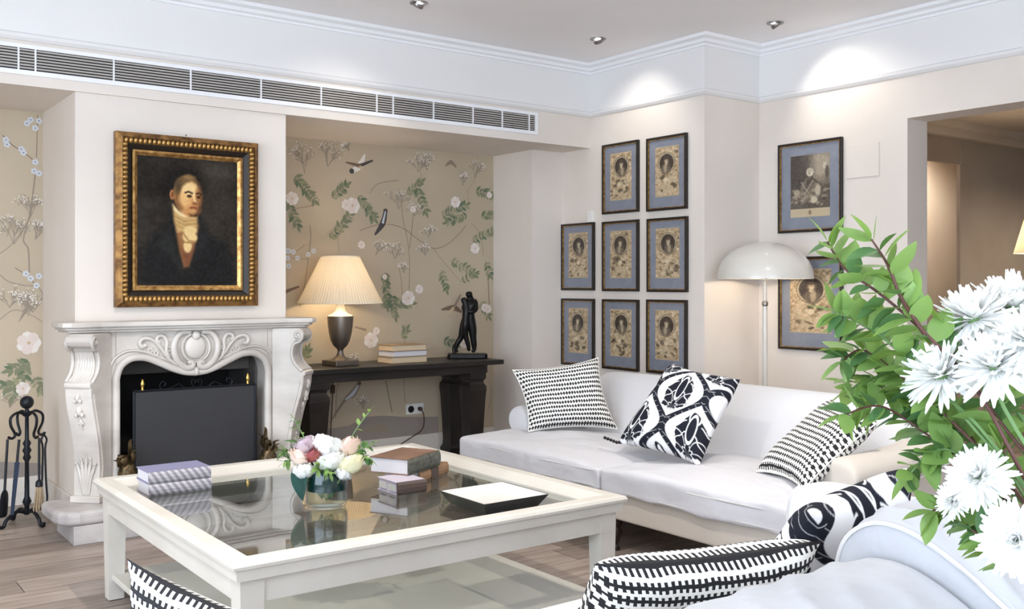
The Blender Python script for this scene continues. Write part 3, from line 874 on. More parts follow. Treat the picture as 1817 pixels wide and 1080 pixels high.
# fire screen
fs = thing('fire_screen', 'black mesh fire screen with brass finials standing in the fireplace', 'fire screen', (1.88, 5.47, 0.17))
w, h = 0.342, 0.555
mb = MB()
for a, b in (((-w, 0, 0), (-w, 0, h)), ((w, 0, 0), (w, 0, h)), ((-w, 0, h), (w, 0, h)), ((-w, 0, 0.02), (w, 0, 0.02))):
    mb.tube([a, b], 0.008, 6)
mb.box(-w - 0.01, -w + 0.02, -0.06, 0.06, 0, 0.018).box(w - 0.02, w + 0.01, -0.06, 0.06, 0, 0.018)
mb.build('screen_frame', IRON, fs)
def mesh_mat():
    m = mat('spark_mesh', s8(58, 58, 60), 0.5, metal=0.3)
    nt = m.node_tree
    tc = nt.nodes.new('ShaderNodeTexCoord')
    w1 = []
    for ang in (45, -45):
        mp = nt.nodes.new('ShaderNodeMapping'); mp.inputs['Rotation'].default_value = (0, R(ang), 0)
        wv = nt.nodes.new('ShaderNodeTexWave'); wv.inputs['Scale'].default_value = 42
        nt.links.new(tc.outputs['Object'], mp.inputs['Vector']); nt.links.new(mp.outputs['Vector'], wv.inputs['Vector'])
        w1.append(wv.outputs['Fac'])
    mx = nt.nodes.new('ShaderNodeMath'); mx.operation = 'MAXIMUM'
    nt.links.new(w1[0], mx.inputs[0]); nt.links.new(w1[1], mx.inputs[1])
    r = nt.nodes.new('ShaderNodeValToRGB')
    r.color_ramp.elements[0].position = 0.55; r.color_ramp.elements[0].color = (*s8(20, 20, 21), 1)
    r.color_ramp.elements[1].position = 0.95; r.color_ramp.elements[1].color = (*s8(80, 80, 84), 1)
    nt.links.new(mx.outputs[0], r.inputs['Fac']); nt.links.new(r.outputs['Color'], nt.nodes['Principled BSDF'].inputs['Base Color'])
    return m
MB().box(-w, w, -0.002, 0.002, 0.02, h).build('mesh_panel', mesh_mat(), fs)
for s_ in (-1, 1):
    MB().lathe([(0.007, 0), (0.011, 0.006), (0.006, 0.014), (0.011, 0.028), (0.013, 0.040), (0.008, 0.056), (0.002, 0.066)], 10, (s_ * (w - 0.045), 0, h)).build('finial', BRASS, fs, smooth=60)
    mb = MB()
    sc = [(0.015, 0.004), (0.03, 0.03), (0.02, 0.05), (0.006, 0.04), (0.012, 0.028)]
    mb.tube(smooth_path([(s_ * x, 0, h + z) for x, z in sc], 5), 0.0028, 5)
    mb.tube([(s_ * 0.06, 0, h), (s_ * 0.10, 0, h + 0.03), (s_ * 0.155, 0, h + 0.004)], 0.0028, 5)
    sc = [(0.16, 0.004), (0.19, 0.002), (0.205, 0.024), (0.190, 0.046), (0.172, 0.036), (0.180, 0.022)]
    mb.tube(smooth_path([(s_ * x, 0, h + z) for x, z in sc], 5), 0.0028, 5)
    mb.build('scroll_crest', IRON, fs, smooth=60)

# andirons
def andiron(loc, label, mir):
    t = thing('andiron', label, 'andiron', loc, group='andirons in the fireplace')
    mb = MB()
    mb.lathe([(0.045, 0), (0.05, 0.012), (0.03, 0.03), (0.022, 0.06), (0.042, 0.10), (0.050, 0.14), (0.036, 0.18), (0.016, 0.20)], 12)
    mb.build('urn_body', BRONZE, t, smooth=60)
    lf = MB()
    for a, hh, ln in ((0, 0.30, 0.02), (55, 0.26, 0.05), (-55, 0.25, 0.05), (120, 0.22, 0.06), (-120, 0.23, 0.06), (180, 0.20, 0.055)):
        c, s_ = math.cos(R(a)) * mir, math.sin(R(a))
        lf.tube(smooth_path([(0.008 * c, 0.008 * s_, 0.17), (ln * 0.8 * c, ln * 0.8 * s_, 0.17 + (hh - 0.17) * 0.55), (ln * 0.7 * c, ln * 0.7 * s_, hh), (ln * 1.3 * c, ln * 1.3 * s_, hh + 0.012)], 4),
                [0.008, 0.012, 0.016, 0.018, 0.020, 0.021, 0.020, 0.018, 0.015, 0.012, 0.009, 0.006, 0.003], 6, flat=0.45)
    lf.build('leaf_flame', BRONZE, t, smooth=60)
    MB().box(-0.012, 0.012, 0, 0.22, 0.03, 0.05).build('log_bar', IRON, t)
andiron((1.478, 5.375, 0.17), 'gilt bronze leaf andiron at the left of the fire screen', 1)
andiron((2.262, 5.375, 0.17), 'dark bronze leaf andiron at the right of the fire screen', -1)

# fire tools
stand = thing('fire_tool_stand', 'black wrought iron fire tool stand with ball top beside the hearth', 'tool stand', (1.085, 5.87, 0))
mb = MB().lathe([(0.013, 0.05), (0.013, 0.10), (0.024, 0.12), (0.013, 0.15), (0.011, 0.34), (0.022, 0.36), (0.014, 0.38), (0.024, 0.40), (0.014, 0.42), (0.022, 0.44), (0.011, 0.46), (0.010, 0.59), (0.022, 0.605), (0.010, 0.62), (0.010, 0.635)], 12)
mb.build('pole', IRON, stand, smooth=60)
MB().sphere((0, 0, 0.662), 0.036, 16, 12).build('ball_finial', IRON, stand, smooth=180)
hooks = []
for k in range(4):
    a = R(20 + 90 * k)
    c, s_ = math.cos(a), math.sin(a)
    MB().tube(smooth_path([(0.01 * c, 0.01 * s_, 0.59), (0.045 * c, 0.045 * s_, 0.612), (0.088 * c, 0.088 * s_, 0.59), (0.090 * c, 0.090 * s_, 0.545), (0.066 * c, 0.066 * s_, 0.495), (0.082 * c, 0.082 * s_, 0.475), (0.105 * c, 0.105 * s_, 0.485)], 5), 0.0075, 6).build('hook_arm', IRON, stand, smooth=60)
    MB().tube(smooth_path([(0.0, 0.0, 0.06), (0.06 * c, 0.06 * s_, 0.075), (0.115 * c, 0.115 * s_, 0.04), (0.13 * c, 0.13 * s_, 0.010), (0.155 * c, 0.155 * s_, 0.010), (0.16 * c, 0.16 * s_, 0.028)], 5), 0.010, 6).build('foot', IRON, stand, smooth=60)
    hooks.append((1.085 + 0.094 * c, 5.87 + 0.094 * s_, 0.474))
def tool(name, label, hook, lean):
    t = thing(name, label, 'fire tool', (hook[0], hook[1], hook[2]), rot=(0, lean, 0), group='fire tools on the stand')
    return t
# hooks: 0 right-back, 1 back-left, 2 left-front, 3 right-front
t = tool('fire_shovel', 'black iron fire shovel hanging at the left of the stand', (hooks[2][0] - 0.012, hooks[2][1], hooks[2][2]), R(3))
MB().tube([(0, 0, 0.0), (0, 0, -0.28)], 0.007, 7).build('handle', IRON, t)
mb = MB().tube(smooth_path([(0.0, 0, -0.27), (0, 0, -0.29), (0, 0, -0.33), (0, 0, -0.39), (0, 0, -0.415)], 3), [0.010, 0.016, 0.022, 0.028, 0.031, 0.033, 0.034, 0.034, 0.034, 0.033, 0.032, 0.030, 0.026], 8, flat=0.35)
mb.build('shovel_blade', IRON, t, smooth=60)
t = tool('fire_poker', 'flat blue-black steel poker hanging in front of the stand', (hooks[3][0] - 0.085, hooks[3][1] + 0.005, hooks[3][2]), R(5))
MB().tube([(0, 0, 0), (0, 0, -0.12)], 0.007, 7).build('handle', IRON, t)
MB().frustum((-0.008, 0.008, -0.004, 0.004), -0.40, (-0.012, 0.012, -0.005, 0.005), -0.12).build('poker_blade', IRONB, t)
t = tool('hearth_brush', 'hearth brush with pale bristles hanging on the stand', (hooks[3][0] + 0.012, hooks[3][1], hooks[3][2]), 0)
MB().tube([(0, 0, 0), (0, 0, -0.235)], 0.0065, 7).build('handle', IRON, t)
MB().lathe([(0.008, -0.225), (0.018, -0.235), (0.02, -0.26), (0.012, -0.265)][::-1], 10).build('ferrule', IRON, t, smooth=60)
mb = MB()
for k in range(26):
    a = k * 2.4; q = 0.028 * math.sqrt(k / 26)
    mb.tube([(0.5 * q * math.cos(a), 0.5 * q * math.sin(a), -0.26), (1.2 * q * math.cos(a), 1.2 * q * math.sin(a), -0.375 - 0.01 * (k % 3))], [0.004, 0.003], 4)
mb.build('bristles', BRISTLE, t)
t = tool('fire_tongs', 'thin black iron fire tongs hanging at the right of the stand', (hooks[0][0] + 0.004, hooks[0][1], hooks[0][2]), 0)
for e in (-1, 1):
    MB().tube(smooth_path([(0, 0, 0), (e * 0.014, 0, -0.03), (e * 0.006, 0, -0.08), (e * 0.010, 0, -0.25), (e * 0.016, 0, -0.36), (0, 0, -0.385)], 4), 0.0055, 6).build('tong_arm', IRON, t, smooth=60)

# ------------------------------------------------------------------ oil portrait
def portrait():
    T = thing('oil_portrait', 'dark oil portrait of a man in a black coat in a carved gilt frame', 'painting', (1.871, 5.60, 1.660))
    Wd, Hd = 0.405, 0.480                                   # half outer size
    def ring(off0, off1, y0, y1, name, m, bev=0.0):
        """mitred picture rail between insets off0 and off1 (front face at -y)"""
        mb = MB()
        cs = lambda o: [(-Wd + o, -Hd + o), (Wd - o, -Hd + o), (Wd - o, Hd - o), (-Wd + o, Hd - o)]
        A, B = cs(off0), cs(off1)
        for i in range(4):
            j = (i + 1) % 4
            q = [A[i], A[j], B[j], B[i]]
            mb.add([(x, -y0 if k in (0, 1) else -y1, z) for k, (x, z) in enumerate(q)] + [(x, -0.002, z) for x, z in q],
                   [(0, 1, 2, 3), (4, 7, 6, 5), (0, 4, 5, 1), (2, 6, 7, 3), (1, 5, 6, 2), (0, 3, 7, 4)])
        return mb.build(name, m, T, bevel=bev)
    ring(0.0, 0.030, 0.045, 0.070, 'outer_rail', GOLD)
    ring(0.058, 0.092, 0.052, 0.026, 'dark_hollow', FRAMEDK)
    ring(0.092, 0.104, 0.036, 0.036, 'inner_bead_rail', GOLDL)
    ring(0.104, 0.120, 0.036, 0.024, 'sight_slip', GOLDL)
    ring(0.026, 0.062, 0.050, 0.050, 'ornament_bed', GOLD)
    lob = MB().sphere((0, 0, 0), 1, 8, 6, (0.0125, 0.015, 0.019)).mesh('gilt_lobe', GOLDL, 180)
    lobv = MB().sphere((0, 0, 0), 1, 8, 6, (0.019, 0.015, 0.0125)).mesh('gilt_lobe', GOLDL, 180)
    n = 29
    for k in range(n):
        x = -Wd + 0.052 + (2 * Wd - 0.104) * k / (n - 1)
        for z in (-Hd + 0.044, Hd - 0.044):
            mesh_obj('gilt_lobe', lob, T, (x, -0.055, z))
    n = 35
    for k in range(1, n - 1):
        z = -Hd + 0.044 + (2 * Hd - 0.088) * k / (n - 1)
        for x in (-Wd + 0.044, Wd - 0.044):
            mesh_obj('gilt_lobe', lobv, T, (x, -0.055, z))
    # canvas; coordinates measured from the lower left of the sight
    P = Pic(150, 180, 0.73 / 0.575, (44, 39, 34))
    P.noise(10, 7, 1); P.noise(6, 30, 2)
    P.ell(0.72, 0.62, 0.28, 0.36, (58, 52, 44), 1.0, op=0.6)
    P.ell(0.78, 0.90, 0.16, 0.06, (82, 76, 66), 1.2, op=0.5)
    P.ell(0.45, 0.80, 0.20, 0.13, (26, 22, 20), 0.7, op=0.8)
    # coat
    P.poly([(0.05, 0.0), (0.06, 0.22), (0.14, 0.38), (0.28, 0.46), (0.345, 0.60), (0.36, 0.60), (0.44, 0.12), (0.50, 0.10), (0.60, 0.50), (0.60, 0.56), (0.70, 0.42), (0.86, 0.34), (0.93, 0.2), (0.95, 0)], (30, 29, 29), 0.10)
    P.poly([(0.19, 0.32), (0.31, 0.45), (0.40, 0.22), (0.43, 0.12), (0.28, 0.26)], (44, 44, 42), 0.05, 0.7)
    P.poly([(0.60, 0.46), (0.70, 0.38), (0.62, 0.26), (0.53, 0.16), (0.56, 0.3)], (40, 40, 40), 0.06, 0.7)
    # waistcoat
    P.poly([(0.375, 0.45), (0.60, 0.48), (0.555, 0.30), (0.50, 0.16), (0.455, 0.15), (0.41, 0.28)], (142, 98, 62), 0.03)
    P.poly([(0.43, 0.30), (0.55, 0.30), (0.50, 0.17), (0.46, 0.17)], (112, 66, 46), 0.05, 0.8)
    # collar and cravat
    P.poly([(0.345, 0.63), (0.375, 0.60), (0.45, 0.565), (0.50, 0.55), (0.585, 0.545), (0.585, 0.47), (0.56, 0.43), (0.39, 0.42), (0.36, 0.50)], (196, 160, 104), 0.03)
    P.poly([(0.35, 0.635), (0.40, 0.585), (0.485, 0.565), (0.49, 0.535), (0.42, 0.545), (0.36, 0.585)], (232, 208, 158), 0.015)
    for i, z in enumerate((0.52, 0.49, 0.46)):
        P.line([(0.37, z + 0.02), (0.46, z - 0.015), (0.57, z)], 0.012, (158, 120, 72), 0.5)
    for x, z, rx, rz in ((0.515, 0.435, 0.065, 0.035), (0.50, 0.385, 0.06, 0.04), (0.535, 0.38, 0.05, 0.035), (0.49, 0.315, 0.04, 0.05)):
        P.ell(x, z, rx, rz, (224, 192, 134), 0.4)
    P.line([(0.46, 0.40), (0.50, 0.355), (0.57, 0.35)], 0.012, (150, 110, 64), 0.7)
    P.line([(0.45, 0.345), (0.53, 0.34)], 0.010, (146, 106, 62), 0.7)
    # head
    P.ell(0.345, 0.705, 0.026, 0.038, (176, 118, 72), 0.3)
    P.ell(0.345, 0.705, 0.012, 0.022, (120, 74, 44), 0.5)
    P.ell(0.485, 0.70, 0.125, 0.150, (206, 150, 92), 0.12, rot=0.12)
    P.ell(0.51, 0.595, 0.075, 0.05, (196, 140, 86), 0.3)
    P.ell(0.50, 0.755, 0.09, 0.06, (240, 206, 146), 0.8, op=0.9)
    P.ell(0.46, 0.665, 0.055, 0.05, (228, 182, 120), 0.9, op=0.8)
    P.poly([(0.36, 0.73), (0.40, 0.72), (0.405, 0.66), (0.44, 0.60), (0.42, 0.58), (0.37, 0.63)], (104, 66, 40), 0.05, 0.85)
    P.ell(0.60, 0.69, 0.035, 0.09, (138, 90, 54), 0.7, op=0.75)
    P.ell(0.575, 0.585, 0.045, 0.03, (126, 82, 50), 0.8, op=0.7)
    P.line([(0.468, 0.725), (0.50, 0.735), (0.535, 0.722)], 0.011, (58, 38, 26))
    P.line([(0.578, 0.722), (0.60, 0.727), (0.618, 0.715)], 0.010, (58, 38, 26))
    P.ell(0.507, 0.700, 0.024, 0.012, (66, 42, 30), 0.5); P.ell(0.597, 0.695, 0.017, 0.011, (60, 38, 28), 0.5)
    P.line([(0.548, 0.715), (0.562, 0.665), (0.575, 0.652)], 0.012, (246, 212, 156), 0.8)
    P.ell(0.562, 0.645, 0.028, 0.013, (128, 80, 48), 0.7, op=0.8)
    P.line([(0.515, 0.610), (0.55, 0.616), (0.578, 0.610)], 0.010, (132, 64, 44))
    P.ell(0.545, 0.585, 0.03, 0.012, (222, 172, 112), 0.8, op=0.7)
    P.poly([(0.50, 0.565), (0.52, 0.545), (0.575, 0.545), (0.59, 0.565), (0.55, 0.555)], (72, 46, 32), 0.02)
    # hair
    P.poly([(0.355, 0.715), (0.37, 0.80), (0.42, 0.845), (0.50, 0.865), (0.565, 0.85), (0.60, 0.80), (0.575, 0.80), (0.53, 0.815), (0.48, 0.80), (0.44, 0.77), (0.415, 0.715), (0.395, 0.70)], (110, 84, 54), 0.03)
    P.ell(0.50, 0.845, 0.05, 0.02, (150, 116, 74), 0.9, op=0.8); P.ell(0.40, 0.78, 0.03, 0.05, (84, 66, 48), 0.8, op=0.8)
    P.noise(7, 55, 5)
    c = picture_plane('canvas', P, 2 * (Wd - 0.110), 2 * (Hd - 0.110), PAINTING, T, -0.022)
portrait()
MB().tube([(1.862, 5.600, 2.155), (1.862, 5.590, 2.157)], 0.003, 6).build('picture_nail', IRON)
tag(bpy.data.objects['picture_nail'], 'tiny dark nail in the wall above the gilt portrait frame', 'nail')

# ------------------------------------------------------------------ framed engravings
def engraving(seed, fx):
    g = random.Random(seed)
    P = Pic(52, 96, 2.2, (196, 172, 138))
    P.noise(26, 12, seed); P.noise(34, 26, seed + 50)
    cx, cy = 0.5 + fx * 0.02, 0.69 + g.uniform(-0.03, 0.02)
    rx, ry = 0.30, 0.185
    for k in range(26):                                     # ornament around the oval
        x, z = g.uniform(0.06, 0.94), g.uniform(0.03, 0.97)
        P.ell(x, z, g.uniform(0.03, 0.10), g.uniform(0.01, 0.035), g.choice([(96, 80, 62), (218, 198, 164), (122, 104, 82), (206, 184, 148)]), 0.6, g.uniform(-1, 1), 0.7)
    P.ell(cx, cy, rx + 0.07, ry + 0.035, (204, 184, 150), 0.12)
    P.ring(cx, cy, rx + 0.055, ry + 0.03, 0.035, (112, 96, 78))
    P.ell(cx, cy, rx, ry, (76, 66, 58), 0.10)
    P.noise(14, 40, seed + 9)
    P.ell(cx + fx * 0.03, cy - 0.12, 0.20, 0.10, (118, 104, 88), 0.5)
    P.ell(cx + fx * 0.05, cy - 0.10, 0.07, 0.09, (178, 160, 134), 0.6)
    P.ell(cx, cy + 0.035, 0.105, 0.075, (128, 112, 94), 0.5)
    P.ell(cx + fx * 0.01, cy + 0.04, 0.062, 0.052, (212, 194, 164), 0.35)
    P.ell(cx + fx * 0.01, cy + 0.046, 0.035, 0.006, (110, 94, 76), 0.8)
    P.ell(cx, cy + 0.085, 0.08, 0.02, (92, 78, 64), 0.6)
    P.ell(cx, cy - 0.025, 0.05, 0.02, (206, 190, 162), 0.5)
    # pedestal scene below
    P.poly([(0.24, 0.06), (0.76, 0.06), (0.70, 0.24), (0.30, 0.24)], (206, 186, 152), 0.03, 0.7)
    for k in range(16):
        P.ell(g.uniform(0.1, 0.9), g.uniform(0.06, 0.42), g.uniform(0.04, 0.13), g.uniform(0.012, 0.05), g.choice([(84, 70, 56), (104, 88, 70), (220, 202, 170), (210, 190, 156)]), 0.5, g.uniform(-1.2, 1.2), 0.75)
    P.ell(0.5 + 0.1 * g.uniform(-1, 1), 0.33, 0.09, 0.045, (226, 210, 178), 0.5)
    P.noise(20, 48, seed + 31)
    P.poly([(-1, -1), (-1, 0.014), (2, 0.014), (2, -1)], (204, 182, 148), 0.01); P.poly([(-1, 2), (-1, 0.986), (2, 0.986), (2, 2)], (204, 182, 148), 0.01)
    return P

def engraving_large():
    P = Pic(90, 150, 1.72, (104, 94, 84))
    P.noise(12, 30, 4)
    P.ell(0.75, 0.82, 0.42, 0.26, (176, 162, 142), 1.0); P.ell(0.2, 0.75, 0.35, 0.35, (76, 68, 62), 0.8, op=0.8)
    P.ell(0.88, 0.80, 0.06, 0.05, (206, 192, 170), 0.6); P.ell(0.93, 0.70, 0.05, 0.10, (92, 82, 72), 0.6)
    P.poly([(0.40, 0.62), (0.30, 0.54), (0.24, 0.42), (0.10, 0.36), (0.05, 0.26), (0.35, 0.20), (0.62, 0.30), (0.74, 0.50), (0.64, 0.60), (0.54, 0.64)], (132, 120, 106), 0.04)
    P.poly([(0.44, 0.62), (0.30, 0.36), (0.36, 0.32), (0.62, 0.56), (0.56, 0.62)], (92, 82, 74), 0.04, 0.8)
    P.line([(0.28, 0.56), (0.42, 0.42), (0.62, 0.30)], 0.025, (188, 174, 152), 0.6); P.line([(0.62, 0.62), (0.50, 0.50), (0.36, 0.36)], 0.025, (190, 176, 154), 0.7)
    P.line([(0.55, 0.63), (0.66, 0.56), (0.78, 0.50)], 0.02, (66, 58, 52), 0.8)
    P.ell(0.50, 0.715, 0.092, 0.066, (222, 208, 184), 0.3); P.ell(0.50, 0.75, 0.085, 0.035, (196, 184, 164), 0.5)
    P.ell(0.485, 0.705, 0.03, 0.008, (120, 106, 92), 0.8); P.ell(0.485, 0.68, 0.02, 0.006, (120, 104, 90), 0.8)
    P.ell(0.70, 0.42, 0.07, 0.10, (200, 186, 162), 0.6); P.ell(0.60, 0.27, 0.09, 0.06, (214, 200, 174), 0.5); P.ell(0.16, 0.40, 0.08, 0.05, (178, 164, 142), 0.5)
    g = random.Random(12)
    for k in range(34):
        P.ell(g.uniform(0.02, 0.98), g.uniform(0.17, 0.44), g.uniform(0.03, 0.09), g.uniform(0.008, 0.028), g.choice([(66, 58, 52), (178, 162, 138), (92, 82, 72), (196, 180, 154)]), 0.6, g.uniform(-1, 1), 0.6)
    P.noise(18, 60, 8)
    P.poly([(-1, -1), (-1, 0.135), (2, 0.135), (2, -1)], (208, 190, 158), 0.012)
    P.ell(0.50, 0.07, 0.035, 0.035, (150, 132, 108), 0.7); P.line([(0.12, 0.085), (0.40, 0.085)], 0.004, (160, 142, 116)); P.line([(0.6, 0.085), (0.9, 0.085)], 0.004, (160, 142, 116))
    return P

def framed(label, loc, w, h, pic, mar, bot):
    """frame whose back touches the wall x = loc.x, facing -x"""
    T = thing('framed_engraving', label, 'picture', loc, rot=(0, 0, R(-90)), group='framed engravings on the right wall')
    f = 0.016
    for x0, x1, z0, z1 in ((-w / 2, w / 2, h / 2 - f, h / 2), (-w / 2, w / 2, -h / 2, -h / 2 + f), (-w / 2, -w / 2 + f, -h / 2 + f, h / 2 - f), (w / 2 - f, w / 2, -h / 2 + f, h / 2 - f)):
        MB().box(x0, x1, -0.026, -0.001, z0, z1).build('frame_rail', FRAMEB, T, bevel=0.003)
    mb = MB()
    a, b = w / 2 - f, h / 2 - f
    g = 0.005
    for x0, x1, z0, z1 in ((-a, a, b - g, b), (-a, a, -b, -b + g), (-a, -a + g, -b + g, b - g), (a - g, a, -b + g, b - g)):
        mb.box(x0, x1, -0.021, -0.004, z0, z1)
    mb.build('gilt_slip', GOLDL, T)
    MB().box(-a, a, -0.009, -0.003, -b, b).build('mount', MOUNT, T)
    ph = 2 * b - mar * 0.9 - bot
    pw = 2 * (a - mar)
    o = picture_plane('print', pic, pw, ph, PRINT, T, -0.0098)
    o.location.z = (bot - mar * 0.9) / 2
    MB().box(-a + g, a - g, -0.0150, -0.0142, -b + g, b - g).build('glass', PICGLASS, T)
    return T
where = ('top row of the gallery, beside the empty corner', 'top row of the gallery, nearest the wall corner', 'middle row of the gallery, nearest the alcove',
         'middle row of the gallery, in the centre column', 'middle row of the gallery, nearest the wall corner', 'bottom row of the gallery, nearest the alcove',
         'bottom row of the gallery, in the centre column', 'bottom row of the gallery, nearest the wall corner')
cells = ((5.233, 2.080), (4.770, 2.073), (5.707, 1.518), (5.233, 1.513), (4.765, 1.510), (5.707, 0.942), (5.233, 0.942), (4.770, 0.945))
for i, ((y, z), wh) in enumerate(zip(cells, where)):
    framed('small black-framed oval portrait engraving, ' + wh, (XR, y, z), 0.380, 0.512, engraving(20 + i, (-1) ** i), 0.062, 0.080)
framed('larger black-framed seated portrait engraving above the white floor lamp', (X2, 4.010, 1.952), 0.50, 0.60, engraving_large(), 0.080, 0.085)
framed('larger black-framed oval engraving half hidden by the lamp dome and leaves', (X2, 4.008, 1.180), 0.50, 0.62, engraving(41, 1), 0.072, 0.10)

# small wall fittings
tag(MB().box(X2 - 0.006, X2, 3.505, 3.735, 1.98, 2.19).build('access_panel', PLASTER, bevel=0.002), 'flush white square access panel beside the upper large engraving', 'panel')
tag(MB().box(XR - 0.02, XR, 5.535, 5.59, 1.775, 1.86).build('wall_sensor', WHITEPL, bevel=0.003), 'little white wall sensor box above the left end of the middle picture row', 'sensor')
sw = thing('light_switch', 'white light switch plate on the wall behind the leafy branch', 'switch', (X2, 3.47, 1.02), rot=(0, 0, R(-90)))
MB().box(-0.04, 0.04, -0.008, 0, -0.04, 0.04).build('plate', WHITEPL, sw, bevel=0.002)
MB().box(-0.025, 0.025, -0.012, -0.008, -0.028, 0.028).build('rocker', WHITEPL, sw, bevel=0.002)

# ------------------------------------------------------------------ air vent in the beam
vent = thing('air_vent', 'long white slatted air vent running along the beam', 'air vent', (0, YB, 2.470))
vx0, vx1, vh = -2.0, 4.374, 0.056
mb = MB()
mb.box(vx0, vx1 + 0.03, -0.010, 0.0, vh, vh + 0.022).box(vx0, vx1 + 0.03, -0.010, 0.0, -vh - 0.026, -vh).box(vx1, vx1 + 0.03, -0.010, 0.0, -vh, vh)
mb.build('vent_frame', TRIMW, vent, bevel=0.002)
MB().box(vx0, vx1, -0.003, -0.001, -vh, vh).build('dark_recess', DARKPL, vent)
SLAT = mat('vent_slat_paint', s8(180, 174, 168), 0.5)
sl = MB().frustum((vx0, vx1, -0.012, -0.009), -0.0035, (vx0, vx1, -0.010, -0.003), 0.0055).mesh('slat', SLAT)
for k in range(7):
    mesh_obj('slat', sl, vent, (0, 0, -vh + 0.010 + (2 * vh - 0.020) * k / 6))
mu = MB().box(-0.004, 0.004, -0.014, -0.002, -vh, vh).mesh('mullion', TRIMW)
for x in (0.99, 1.07, 1.46, 1.88, 2.30, 2.69, 3.08, 3.20, 3.51, 3.83, 4.08, 4.32, 0.55, 0.13):
    mesh_obj('mullion', mu, vent, (x, 0, 0))

# ------------------------------------------------------------------ recessed downlights
def downlight(x, y, label, aim, power, cone=92, blend=0.5):
    t = thing('downlight', label, 'downlight', (x, y, ZC), group='recessed ceiling downlights')
    MB().lathe([(0.030, -0.003), (0.033, -0.007), (0.052, -0.005), (0.054, 0.0)], 20, cap=False).build('trim_ring', CHROME, t, smooth=60)
    d = Vector(aim).normalized()
    M = Matrix.Translation((0, 0, -0.002)) @ d.to_track_quat('-Z', 'Y').to_matrix().to_4x4()
    MB().lathe([(0.034, 0.0), (0.036, -0.018), (0.030, -0.026), (0.026, -0.022)], 18, cap=False).xform(M).build('gimbal', CHROME, t, smooth=60)
    MB().lathe([(0.026, -0.020), (0.001, -0.021)], 16).xform(M).build('lens', DOWNL, t)
    light('downlight_beam', 'SPOT', (x + d.x * 0.03, y + d.y * 0.03, ZC - 0.035), power, (1.0, 0.92, 0.82), d.to_track_quat('-Z', 'Y').to_euler(), spot_size=R(cone), spot_blend=blend, shadow_soft_size=0.025)
downlight(4.396, 4.916, 'recessed chrome ceiling downlight above the small engravings', (0.66, 0.10, -1), 9, 96, 0.9)
downlight(5.02, 3.948, 'recessed chrome ceiling downlight near the inner cornice corner above the lamp', (0.62, -0.42, -1), 12, 96, 0.9)
downlight(2.995, 4.915, 'recessed chrome ceiling downlight cut by the top edge near the vent', (-0.25, 0.55, -1), 8, 96, 0.9)

for x, y, lab in ((1.3, 3.0, 'added fill downlight above the coffee table, out of the picture'), (3.3, 2.2, 'added fill downlight above the gap between the sofas, out of the picture'),
                  (-0.6, 3.0, 'added fill downlight, unseen, over the open floor left of the table'), (-0.6, 0.6, 'added fill downlight, unseen, behind the foreground sofa, nearest the windows'),
                  (1.3, 0.2, 'added fill downlight, unseen, close above the camera'), (3.6, -0.4, 'added fill downlight, unseen, in the near right corner of the room')):
    downlight(x, y, lab, (0.0, 0.12, -1), 14 if y < 0.7 else 105, 140, 1.0)  # unseen fixtures added as fill, to brighten the room and bounce onto the ceiling

# ------------------------------------------------------------------ console table in the alcove
ct = thing('console_table', 'long dark wooden console table with baluster legs in the papered alcove', 'console table', (3.415, 6.10, 0))
MB().box(-0.895, 0.895, -0.24, 0.255, 0.715, 0.750).build('table_top', EBONY, ct, bevel=0.005)
MB().box(-0.70, 0.78, -0.19, 0.21, 0.655, 0.715).build('apron', EBONY, ct, bevel=0.003)
def sq_loft(prof):
    return MB().rings([[(-r, -r, z), (r, -r, z), (r, r, z), (-r, r, z)] for r, z in prof])
leg_me = sq_loft([(0.098, 0.045), (0.098, 0.075), (0.086, 0.085), (0.080, 0.10), (0.078, 0.13), (0.086, 0.30), (0.098, 0.47), (0.106, 0.53), (0.104, 0.56), (0.088, 0.575), (0.082, 0.59), (0.088, 0.605), (0.102, 0.615), (0.102, 0.66)]).mesh('leg', EBONY)
for x, y in ((-0.575, -0.125), (-0.575, 0.14), (0.69, -0.125), (0.69, 0.14)):
    mesh_obj('leg', leg_me, ct, (x, y, 0), scale=(0.70, 0.70, 1))
for x in (-0.575, 0.69):
    MB().box(x - 0.085, x + 0.085, -0.22, 0.235, 0.0, 0.046).build('foot_rail', EBONY, ct, bevel=0.006)

